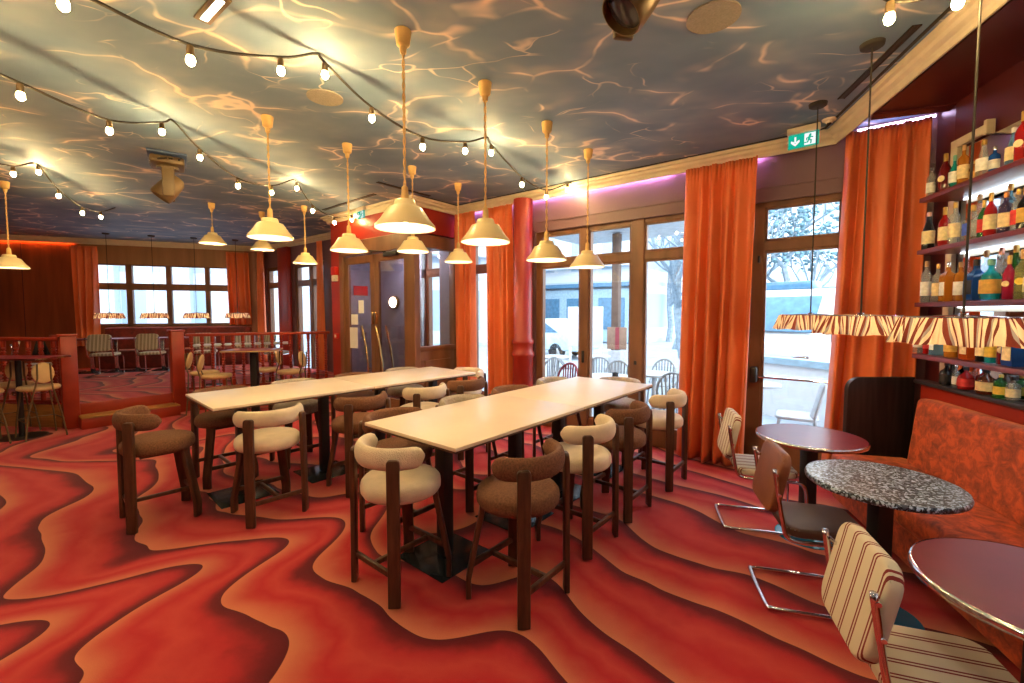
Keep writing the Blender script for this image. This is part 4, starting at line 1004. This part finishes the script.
# ------------------------------------------------------------------ stage balustrade, high tables, round-backed stools
def spindle_profile(h):
    P = [(.0,0),(.030,0),(.030,.10)]; z = .10; n = int((h-.2)/.045); s = (h-.2)/n
    for i in range(n): P += [(.014,z+.004),(.029,z+s*.3),(.029,z+s*.7),(.014,z+s-.004)]; z += s
    return P + [(.030,h-.10),(.030,h),(0,h)]
def newel(p, label, z1, rz):
    t = thing('newel_post', label, 'post', (p[0],p[1],0), rz)
    MB().box((0,0,z1/2), (.17,.17,z1), bev=.01).build('post', M['redwood'], t); MB().box((0,0,z1+.012), (.20,.20,.03), bev=.008).build('post_cap', M['redwood'], t)
def railing(a, b, label, n, z0=STZ, zt=1.29):
    d = b-a; t = thing('balustrade', label, 'railing', (a.x,a.y,z0), math.atan2(d.y,d.x)); l = d.length
    MB().box((l/2,0,zt-z0-.025), (l,.085,.05), bev=.012).build('handrail', M['redwood'], t)
    MB().box((l/2,0,.04), (l,.06,.04), bev=.006).build('bottom_rail', M['redwood'], t)
    P = spindle_profile(zt-z0-.05-.06)
    s0 = MB().lathe(P, 10, (0,0,.06)).build('baluster', M['redwood'], t, smooth=.9)
    for i in range(n):
        x = l*(i+.5)/n
        if i == 0: s0.location.x = x
        else:
            c = s0.copy(); COL.objects.link(c); c.parent = t; c.location.x = x
er = math.atan2(ed.y, ed.x)
newel(PL, 'red square newel post left of the stage steps', 1.31, er); newel(PR, 'red square newel post right of the stage steps', 1.33, er)
rd = (RE-PR).normalized(); railing(PR+rd*.12+Vector((-.02,.04)), RE-rd*.03, 'red turned balustrade between the stage steps and the entrance', 15)
ld = (LE-PL).normalized(); railing(PL+ld*.12, LE, 'red turned balustrade left of the stage steps', 16)
sd = Vector((-ed.y, ed.x)); railing(PL+sd*.14+ld*.03, PL+sd*1.2+ld*.03, 'short red turned balustrade running back beside the stage steps', 7)

def make_oval_stool(label):
    t = thing('round_back_stool', label, 'stool')
    MB().lathe([(0,.63),(.17,.63),(.20,.645),(.205,.67),(.19,.69),(0,.695)], 28, sy=1).build('seat', M['ivory'], t, smooth=1.5)
    m = Matrix.Translation((0,-.205,.87)) @ Matrix.Rotation(R(80),4,'X')
    MB().lathe([(0,-.02),(.08,-.02),(.102,-.011),(.106,0),(.102,.011),(.08,.02),(0,.02)], 28, m=m, sy=1.28).build('backrest', M['ivory'], t, smooth=1.5)
    for s in (-1, 1):
        MB().tube([(s*.06,-.245,.99),(s*.062,-.24,.80),(s*.085,-.20,.66),(s*.155,-.195,.32),(s*.19,-.22,.0175)], .0095, 8).build('leg', M['gold'], t)
        MB().tube([(s*.13,.15,.64),(s*.17,.185,.3),(s*.19,.205,.0175)], .0095, 8).build('leg', M['gold'], t)
    MB().tube(catmull([(-.175,-.20,.25),(-.172,.19,.25),(.172,.19,.25),(.175,-.20,.25)], 1), .007, 6).build('footrest', M['gold'], t)
    return t
ov = make_oval_stool('ivory round backed stool at the left table, nearest the newel post'); ov.location = (-6.2,5.72,0); ov.rotation_euler = (0,0,R(60)); ov['group'] = 'ivory round backed stools'
for x, y, a, lab in ((-6.52,5.34,R(60),'ivory round backed stool at the left picture edge'),(-6.80,5.95,R(60),'ivory round backed stool half under the left high table'),
  (-4.56,6.76,R(-70),'ivory round backed stool left of the high table, nearer one'),(-5.0,7.12,R(-70),'ivory round backed stool left of the high table, beside the right newel post'),
  (-3.68,7.27,R(88),'ivory round backed stool right of the high table, nearer one'),(-4.23,7.52,R(100),'ivory round backed stool behind the high table near the balustrade')):
    copy_tree(ov, (x,y,0), a, lab)
t = thing('high_table', 'chrome edged high table at the left picture edge', 'table', (-6.5,5.76,0), R(3))
MB().prism(rrect(.92,.50,.03), 1.035, 1.06, bev=.004).build('tabletop', M['burgundy'], t); MB().prism(rrect(.926,.506,.033), 1.038, 1.056).build('edge_band', M['chrome'], t)
MB().cyl((0,0), .03, .004, 1.036, 16).build('column', M['black'], t); MB().lathe([(0,0),(.25,0),(.25,.003),(.05,.005),(0,.006)], 36).build('base_plate', M['black'], t)
t = thing('high_table', 'rectangular red topped high table in front of the balustrade', 'table', (-4.14,7.0,0), R(8))
MB().prism(rrect(.74,.52,.03), 1.03, 1.056, bev=.004).build('tabletop', M['burgundy'], t); MB().prism(rrect(.746,.526,.033), 1.033, 1.052).build('edge_band', M['ivory'], t)
MB().box((.02,0,.52), (.10,.10,1.02), bev=.01).build('column', M['black'], t); MB().box((.02,0,.01), (.42,.42,.016), bev=.004).build('base_plate', M['black'], t)
# on the stage
def stage_table(p, w, d, rz, label, topm='white'):
    t = thing('stage_table', label, 'table', (p[0],p[1],STZ), rz)
    MB().prism(rrect(w,d,.03), .72, .745, bev=.004).build('tabletop', M[topm], t)
    for s in (-1, 1):
        MB().box((s*w*.3,0,.36), (.07,.07,.71), bev=.01).build('column', M['chrome'], t); MB().box((s*w*.3,0,.01), (.34,.40,.018), bev=.004).build('base_plate', M['plate'], t)
stage_table((-4.95,8.05), 1.5, .5, R(27), 'white topped table on the stage just behind the balustrade')
def rpx(px, off):
    k = (px-512)/440; q = C0-NR*off; tt = (k*q.y-q.x)/(DR.x-k*DR.y); return q+DR*tt
for px, wd_, lab in ((80,.62,'low chrome edged table at the left end of the stage banquette'),(126,.62,'low table between the two grey striped chairs on the stage'),(172,.62,'low table right of the grey striped chairs on the stage')):
    p = rpx(px, 1.02); stage_table(p, wd_, .55, AR, lab, 'burgundy')
sc0 = make_cesca('stripe_g','stripe_g','grey striped cantilever chair on the stage, left one facing the window'); p = rpx(104, 1.75); sc0.location = (p.x,p.y,STZ); sc0.rotation_euler = (0,0,AR); sc0['group'] = 'grey striped chairs on the stage'
for px, off, a, lab in ((151,1.75,0,'grey striped cantilever chair on the stage, right one facing the window'),(243,1.75,.2,'grey striped cantilever chair on the stage behind the right newel post'),(205,1.75,.1,'grey striped cantilever chair on the stage seen through the balusters'),(275,2.6,-.6,'grey striped cantilever chair on the stage near the far windows')):
    p = rpx(px, off); copy_tree(sc0, (p.x,p.y,STZ), AR+a, lab)
c = copy_tree(sc0, (-7.75,7.15,STZ), R(-40), 'ivory striped chair back rising above the left balustrade')
t = thing('coat', 'black coat hung over the chair back above the left balustrade', 'coat', (-7.50,6.98,STZ), R(-40))
def coatf(u, v):
    a = (v-.5)*2.6; return ((u-.5)*.40+.03*math.sin(6*a), .07*math.sin(a)*1.0+.02*math.sin(9*u), .90-.36*abs(math.sin(a*.62))-.05*math.sin(u*math.pi*2)**2)
MB().sheet(coatf, 20, 20).build('body', M['black_cloth'], t, smooth=3, solid=.02)
t = thing('stage_banquette', 'dark red velvet banquette under the strip window', 'banquette', C0.to_3d()+Vector((0,0,STZ)), AR)
MB().box((-1.8,-.28,.22), (3.0,.50,.44), bev=.05, seg=4).build('seat_cushion', M['redvelvet'], t, smooth=1.0); MB().box((-1.8,-.07,.65), (3.0,.12,.60), bev=.04, seg=4).build('back_cushion', M['redvelvet'], t, smooth=1.0)

# unseen ceiling lights added out of view as fill
for i, (x, y) in enumerate(((-4.5,1.6),(-2.4,.0),(-5.8,3.0),(.7,-.4),(-.9,-1.6),(.55,.95),(-7.6,4.2),(-4.4,-.6))):
    t = thing('ceiling_fill_light', 'round unseen ceiling downlight over the open carpet', 'ceiling light', (x,y,CE), 0, 'unseen fill lights added in the ceiling')
    MB().lathe([(.085,-.008),(.115,-.008),(.118,0),(.085,0)], 28, cap=False).build('trim_ring', M['offwhite'], t); MB().lathe([(0,-.004),(.085,-.004),(.085,-.001),(0,-.001)], 24).build('diffuser', M['fill'], t, smooth=0)

# ------------------------------------------------------------------ outside
def wpx(px, d):
    k = (px-512)/440; Y = (5.25+d)/(NW.x*k+NW.y); return Vector((k*Y, Y, 0))
struct(MB().prism([tuple(W(-60,.23)[:2]), tuple(W(40,.23)[:2]), tuple(W(60,60)[:2]), tuple(W(-70,60)[:2])], -.16, -.04).build('ground_street', M['street'], smooth=0))
struct(MB().prism([tuple(RW(-40,.21)[:2]), tuple(RW(.6,.21)[:2]), tuple(RW(.6,20)[:2]), tuple(RW(-40,20)[:2])], -.17, -.05).build('ground_side_street', M['street'], smooth=0))
def building(name, label, base, rz, w, dep, h, parts):
    t = thing(name, label, 'building', base, rz)
    MB().box((0,dep/2,h/2), (w,dep,h)).build('wall', M['facade'], t, smooth=0)
    for nm, mat, boxes in parts:
        for b in boxes: MB().box(b[0], b[1], bev=.02, seg=1).build(nm, M[mat], t, smooth=0)
p = wpx(640, 17)-D1.to_3d()*8.5; building('street_corner_building', 'pale stone building with glazed shopfront across the street', (p.x,p.y,-.04), AW, 17, 8, 15,
  [('shopfront','awning',[((0,-.1,1.5),(16.4,.3,2.9))]), ('fascia','extblue',[((0,-.25,3.15),(16.6,.5,.22))]), ('cornice_band','stone',[((0,-.25,4.3),(17,.5,.35)),((0,-.2,7.6),(17,.4,.25))]),
   ('shop_window','extblue',[((-7+2.0*i,-.28,1.6),(1.5,.06,1.7)) for i in range(8)])])
p = wpx(470, 30)-D1.to_3d()*12; building('street_apartment_block', 'pale apartment block far left across the street', (p.x,p.y,-.04), AW, 24, 8, 17, [('cornice_band','stone',[((0,-.2,4.2),(24,.4,.3)),((0,-.2,7.6),(24,.4,.3))]), ('shutter','extblue',[((-10+3*i,-.1,6),(1.1,.12,2)) for i in range(7)])])
p = wpx(655, 46); building('street_end_building', 'pale long building closing the street behind the bare trees', (p.x,p.y,-.04), AW, 60, 8, 16, [('cornice_band','stone2',[((0,-.2,4.2),(60,.4,.3))])])
q = RW(-2.5, 7.5); building('side_street_building', 'pale classical facade outside the strip window', (q.x,q.y,-.04), AR, 26, 5, 14,
  [('column','stone2',[((-6+2.3*i,-.25,2.2),(.9,.5,4.4)) for i in range(8)]), ('entablature','stone',[((0,-.4,4.55),(26,.8,.5)),((0,-.55,4.95),(26,1.1,.2))]), ('drain_pipe','extblue',[((2.9,-.35,3),(.22,.2,6))])])
def tree(base, h, seed, label, spread=1.0, leafy=False):
    rnd = random.Random(seed); t = thing('street_tree', label, 'tree', base)
    tr = MB(); br = MB(); fo = MB()
    def grow(p, d, l, r, lev):
        n = 4; pts = [p]
        for i in range(n):
            d = (d+Vector((rnd.uniform(-.22,.22),rnd.uniform(-.22,.22),rnd.uniform(-.05,.16)))).normalized(); pts.append(pts[-1]+d*l/n)
        (tr if lev == 0 else br).tube(pts, [r*(1-.45*i/n) for i in range(n+1)], 6 if lev < 2 else 4)
        if lev >= 3:
            if leafy:
                for _ in range(14):
                    c = pts[-1]+Vector((rnd.gauss(0,.3),rnd.gauss(0,.3),rnd.gauss(0,.25))); fo.ball(c, rnd.uniform(.03,.08), 5, 3, .7)
            return
        for i in range(4 if lev else 6):
            a = rnd.uniform(0,6.28); e = rnd.uniform(.5,.95)
            dd = (d*(1-e*.5)+Vector((math.cos(a)*e*spread,math.sin(a)*e*spread,.25))).normalized()
            grow(pts[rnd.choice((2,3,4))], dd, l*rnd.uniform(.55,.72), r*.5, lev+1)
    grow(Vector((0,0,-.1)), Vector((0,0,1)), h*.42, h*.018, 0)
    tr.build('trunk', M['bark'], t); br.build('branches', M['hazy_twig'], t)
    if leafy: fo.build('foliage', M['foliage'], t)
for i, (px, d, h) in enumerate(((694,7.5,8),(684,11,9),(676,15,9.5),(669,20,10),(663,26,10.5))):
    tree(wpx(px, d), h, 20+i, 'bare street tree, ' + ['nearest','second','third','fourth','furthest'][i] + ' of the row seen through the terrace window')
tree(wpx(812, 9.5), 7.5, 40, 'dense bushy tree across the street seen through the terrace door', 1.3, True)
tree(wpx(775, 13), 9, 43, 'bare tree behind the van seen through the terrace door', 1.2)

def bistro_chair(base, rz, label, mat='rattan'):
    t = thing('bistro_chair', label, 'chair', base, rz)
    MB().lathe([(0,.43),(.19,.43),(.21,.445),(.19,.46),(0,.46)], 20).build('seat', M[mat], t)
    b = MB()
    arc = [(.22*math.cos(R(a)), -.02+.22*math.sin(R(a)), .0) for a in range(180,361,15)]
    b.tube([(-.2,.0,.46)] + [(.215*math.cos(R(a)), -.10-.10*abs(math.sin(R(a))), .46+.40*abs(math.sin(R(a)))**.6) for a in range(190,351,16)] + [(.2,.0,.46)], .019, 6)
    b.build('back_hoop', M[mat], t)
    s = MB()
    for i in range(7):
        x = -.15+.05*i; s.tube([(x*.9,-.17,.46),(x*1.05,-.20,.46+.40*(1-(x/.23)**2)**.35)], .013, 5)
    s.build('spindles', M[mat], t)
    for x in (-.15,.15):
        for y in (-.15,.15): MB().tube([(x,y,.44),(x*1.25,y*1.25,0)], .016, 6).build('leg', M[mat], t)
    return t
def terrace_table(base, r, h, label):
    t = thing('terrace_table', label, 'table', base)
    MB().lathe([(0,h-.03),(r,h-.03),(r,h),(0,h)], 32).build('tabletop', M['terrace'], t, smooth=.5); MB().cyl((0,0), .035, .03, h-.03, 14).build('column', M['terrace'], t); MB().lathe([(0,0),(r*.65,0),(r*.6,.03),(0,.03)], 24).build('base_plate', M['terrace'], t)
G = Vector((0,0,-.04))
terrace_table(wpx(608,.75)+G, .36, .74, 'white terrace table close outside the window with a small black ashtray')
a = wpx(616,.70); tag(MB().lathe([(0,0),(.045,0),(.045,.07),(.03,.07),(.03,.02),(0,.02)], 16).build('ashtray', M['black'], loc=(a.x,a.y,.701)), 'small black ashtray on the white table just outside the window', 'ashtray')
terrace_table(wpx(553,2.6)+G, .36, .76, 'white terrace table seen at the left of the terrace windows')
terrace_table(wpx(594,3.2)+G, .36, .76, 'white terrace table behind the bistro chairs')
terrace_table(wpx(655,1.5)+G, .33, .74, 'white terrace table outside the right hand terrace window')
bc = bistro_chair(wpx(563,.75)+G, AW+R(170), 'red and white bistro chair just outside the window', 'redrattan')
b0 = bistro_chair(wpx(599,2.3)+G, AW+R(30), 'white bistro chair outside, left of the menu board'); b0['group'] = 'white bistro chairs on the terrace'
for px, d, a, lab in ((618,1.6,200,'white bistro chair outside in front of the menu board'),(546,1.7,80,'white bistro chair outside at the left jamb of the terrace windows'),(566,3.3,-60,'white bistro chair outside beside the left terrace table'),(662,2.3,180,'white bistro chair outside behind the right terrace table'),(674,1.0,20,'white bistro chair outside close to the middle orange curtain'),(682,1.9,140,'white bistro chair outside partly behind the middle orange curtain')):
    copy_tree(b0, wpx(px,d)+G, AW+R(a), lab)
p = wpx(616, 4.4); t = thing('parasol_post', 'brown post of the terrace awning outside', 'post', p+G, AW)
MB().box((0,0,1.75), (.17,.17,3.5), bev=.01).build('post', M['postwood'], t)
MB().box((0,0,3.55), (3.2,2.4,.06), bev=.01).build('canopy', M['terrace'], t)
p = wpx(617, 4.0); t = thing('menu_board', 'tan menu board with a red strip hung on the terrace post', 'board', (p.x,p.y,.78), AW)
MB().box((0,0,.28), (.46,.04,.50), bev=.005).build('board', M['tanboard'], t); MB().box((.02,-.024,.28), (.09,.008,.49)).build('strip', M['redrattan'], t)
MB().box((0,.02,-.40), (.30,.30,.80), bev=.01).build('stand', M['terrace'], t)
p = wpx(585, 6.5); t = thing('street_sign_panel', 'blank white panel standing in the street', 'panel', p+G, AW)
MB().box((0,0,1.25), (1.15,.08,1.2), bev=.01).build('panel', M['white'], t)
for s in (-1,1): MB().box((s*.5,0,.35), (.06,.06,.7)).build('post', M['white'], t)
def car(base, rz, label, cat, L_, H_, Wd, mat, van=False, nose=.25):
    t = thing('van' if van else 'car', label, cat, base, rz)
    k = H_
    if van: prof_ = [(-L_/2,.3),(-L_/2,k*.55),(-L_/2+.25,k*.60),(-L_/2+.75,k*.96),(-L_/2+1.0,k),(L_/2-.1,k),(L_/2,k*.9),(L_/2,.3)]
    else: prof_ = [(-L_/2,.3),(-L_/2,k*.50),(-L_/2+1.0,k*.60),(-L_/2+1.7,k*.97),(L_/2-1.4,k),(L_/2-.6,k*.64),(L_/2,k*.58),(L_/2,.3)]
    m = Matrix.Rotation(R(90),4,'X')
    MB().prism(prof_, -Wd/2, Wd/2, bev=.06, m=m).build('body', M[mat], t, smooth=.6)
    if van:
        ws = MB(); a, b = Vector((-L_/2+.25,0,k*.62)), Vector((-L_/2+.75,0,k*.94)); d = b-a
        ws.box(((a+b)/2)+Vector((-.03,0,.02)), (d.length*.9,Wd*.84,.03), ry=-math.atan2(d.z,d.x), bev=.01); ws.build('windscreen', M['extblue'], t)
        g = MB(); g.box((-L_/2-.02,0,k*.40), (.05,Wd*.55,.18), bev=.02); g.box((-L_/2-.03,0,.42), (.1,Wd*.98,.22), bev=.04); g.build('grille', M['awning'], t)
        for s in (-1,1): MB().box((-L_/2-.01,s*Wd*.40,k*.42), (.06,.26,.22), bev=.03).build('headlight', M['chrome'], t)
        MB().box((-L_/2+1.5,0,k+.09), (.5,.9,.16), bev=.04).build('roof_box', M['extblue'], t)
        for s in (-1,1): MB().box((-L_/2+.55,s*(Wd/2+.12),k*.62), (.1,.16,.26), bev=.03).build('wing_mirror', M['black'], t)
    else:
        for s in (-1,1): MB().prism([(-L_/2+1.15,k*.63),(-L_/2+1.75,k*.92),(L_/2-1.45,k*.94),(L_/2-.8,k*.66)], -.01, .01, m=Matrix.Translation((0,s*(Wd/2+.002),0)) @ m).build('side_window', M['extblue'], t)
    for x in (-L_/2+.85, L_/2-.9):
        for s in (-1,1): MB().lathe([(0,-.1),(.25,-.1),(.32,-.08),(.32,.08),(.25,.1),(0,.1)], 20, (x,s*(Wd/2-.1),.32), m=m).build('wheel', M['rubber'], t)
van = car(wpx(806, 5.6)+G, math.atan2(-.6,-.8)+R(180), 'white van parked outside the terrace door', 'van', 4.6, 2.1, 1.9, 'white', True)
car(wpx(543, 9.0)+G, AW, 'pale blue car parked outside at the left of the terrace windows', 'car', 4.0, 1.45, 1.7, 'carblue')
# terrace parapet and white chair outside the door
t = thing('terrace_parapet', 'white curved terrace parapet with stone capping outside the door', 'parapet', (0,0,-.04))
pp = catmull([W(-1.6,3.2), W(-.7,2.9), W(.2,2.3), W(1.0,1.4), W(1.6,.6)], 8)
b = MB(); c = MB()
def wallstrip(mb, pts, th, z0, z1):
    L2 = []; R2 = []
    for i, p in enumerate(pts):
        d = (pts[min(i+1,len(pts)-1)]-pts[max(i-1,0)]).normalized(); n = Vector((-d.y,d.x,0)); L2.append(p+n*th/2); R2.append(p-n*th/2)
    mb.prism([(q.x,q.y) for q in L2]+[(q.x,q.y) for q in reversed(R2)], z0, z1)
wallstrip(b, pp, .16, 0, .86); wallstrip(c, pp, .24, .86, .96)
b.build('wall', M['white'], t, smooth=.5); c.build('capping', M['awning'], t, smooth=.5)
t = thing('terrace_chair', 'white moulded terrace chair outside the glass door', 'chair', wpx(800,1.05)+G, AW+R(95))
MB().prism(rrect(.44,.44,.08), .41, .45, bev=.015).build('seat', M['terrace'], t, smooth=1)
def bk(u, v): return ((u-.5)*.44*(1-.15*v), -.20-.10*v+.06*math.cos((u-.5)*2.2), .44+.42*v)
MB().sheet(bk, 10, 8).build('backrest', M['terrace'], t, smooth=3, solid=.025)
for x in (-.19,.19):
    for y in (-.18,.18): MB().tube([(x,y,.42),(x*1.15,y*1.15,0)], .018, 8).build('leg', M['terrace'], t)
terrace_table(wpx(758,1.5)+G, .30, .72, 'small white terrace table outside the left edge of the door')

# ------------------------------------------------------------------ daylight, camera, output
w = bpy.data.worlds.new('sky'); sc.world = w; w.use_nodes = True; nt = w.node_tree; nt.nodes.clear()
o = nt.nodes.new('ShaderNodeOutputWorld'); bg = nt.nodes.new('ShaderNodeBackground')
tc = nt.nodes.new('ShaderNodeTexCoord'); sp = nt.nodes.new('ShaderNodeSeparateXYZ'); nt.links.new(tc.outputs['Generated'], sp.inputs[0])
cr = ramp(nt, [(0, (.75,.84,.95)), (.25, (.92,.97,1.0)), (1, (.62,.80,1.0))]); nt.links.new(sp.outputs[2], cr.inputs[0])
nt.links.new(cr.outputs[0], bg.inputs[0]); bg.inputs[1].default_value = 2.8; nt.links.new(bg.outputs[0], o.inputs[0])
cam = bpy.data.cameras.new('camera'); co = bpy.data.objects.new('camera', cam); COL.objects.link(co)
co.location = (0, 0, 1.65); co.rotation_euler = (R(90-3.07), 0, 0)
cam.sensor_width = 36; cam.lens = 36*440/1024; cam.shift_y = -5.9/1024; cam.clip_start = .05; cam.clip_end = 300
sc.camera = co
sc.view_settings.view_transform = 'Standard'; sc.view_settings.look = 'None'; sc.view_settings.gamma = 1; sc.view_settings.use_curve_mapping = False
sc.view_settings.exposure = 1.32
sc.cycles.use_denoising = True
sc.cycles.max_bounces = 8; sc.cycles.diffuse_bounces = 4; sc.cycles.glossy_bounces = 4; sc.cycles.transmission_bounces = 4; sc.cycles.transparent_max_bounces = 24
sc.cycles.sample_clamp_indirect = 6; sc.cycles.caustics_reflective = False; sc.cycles.caustics_refractive = False
sc.cycles.use_light_tree = True
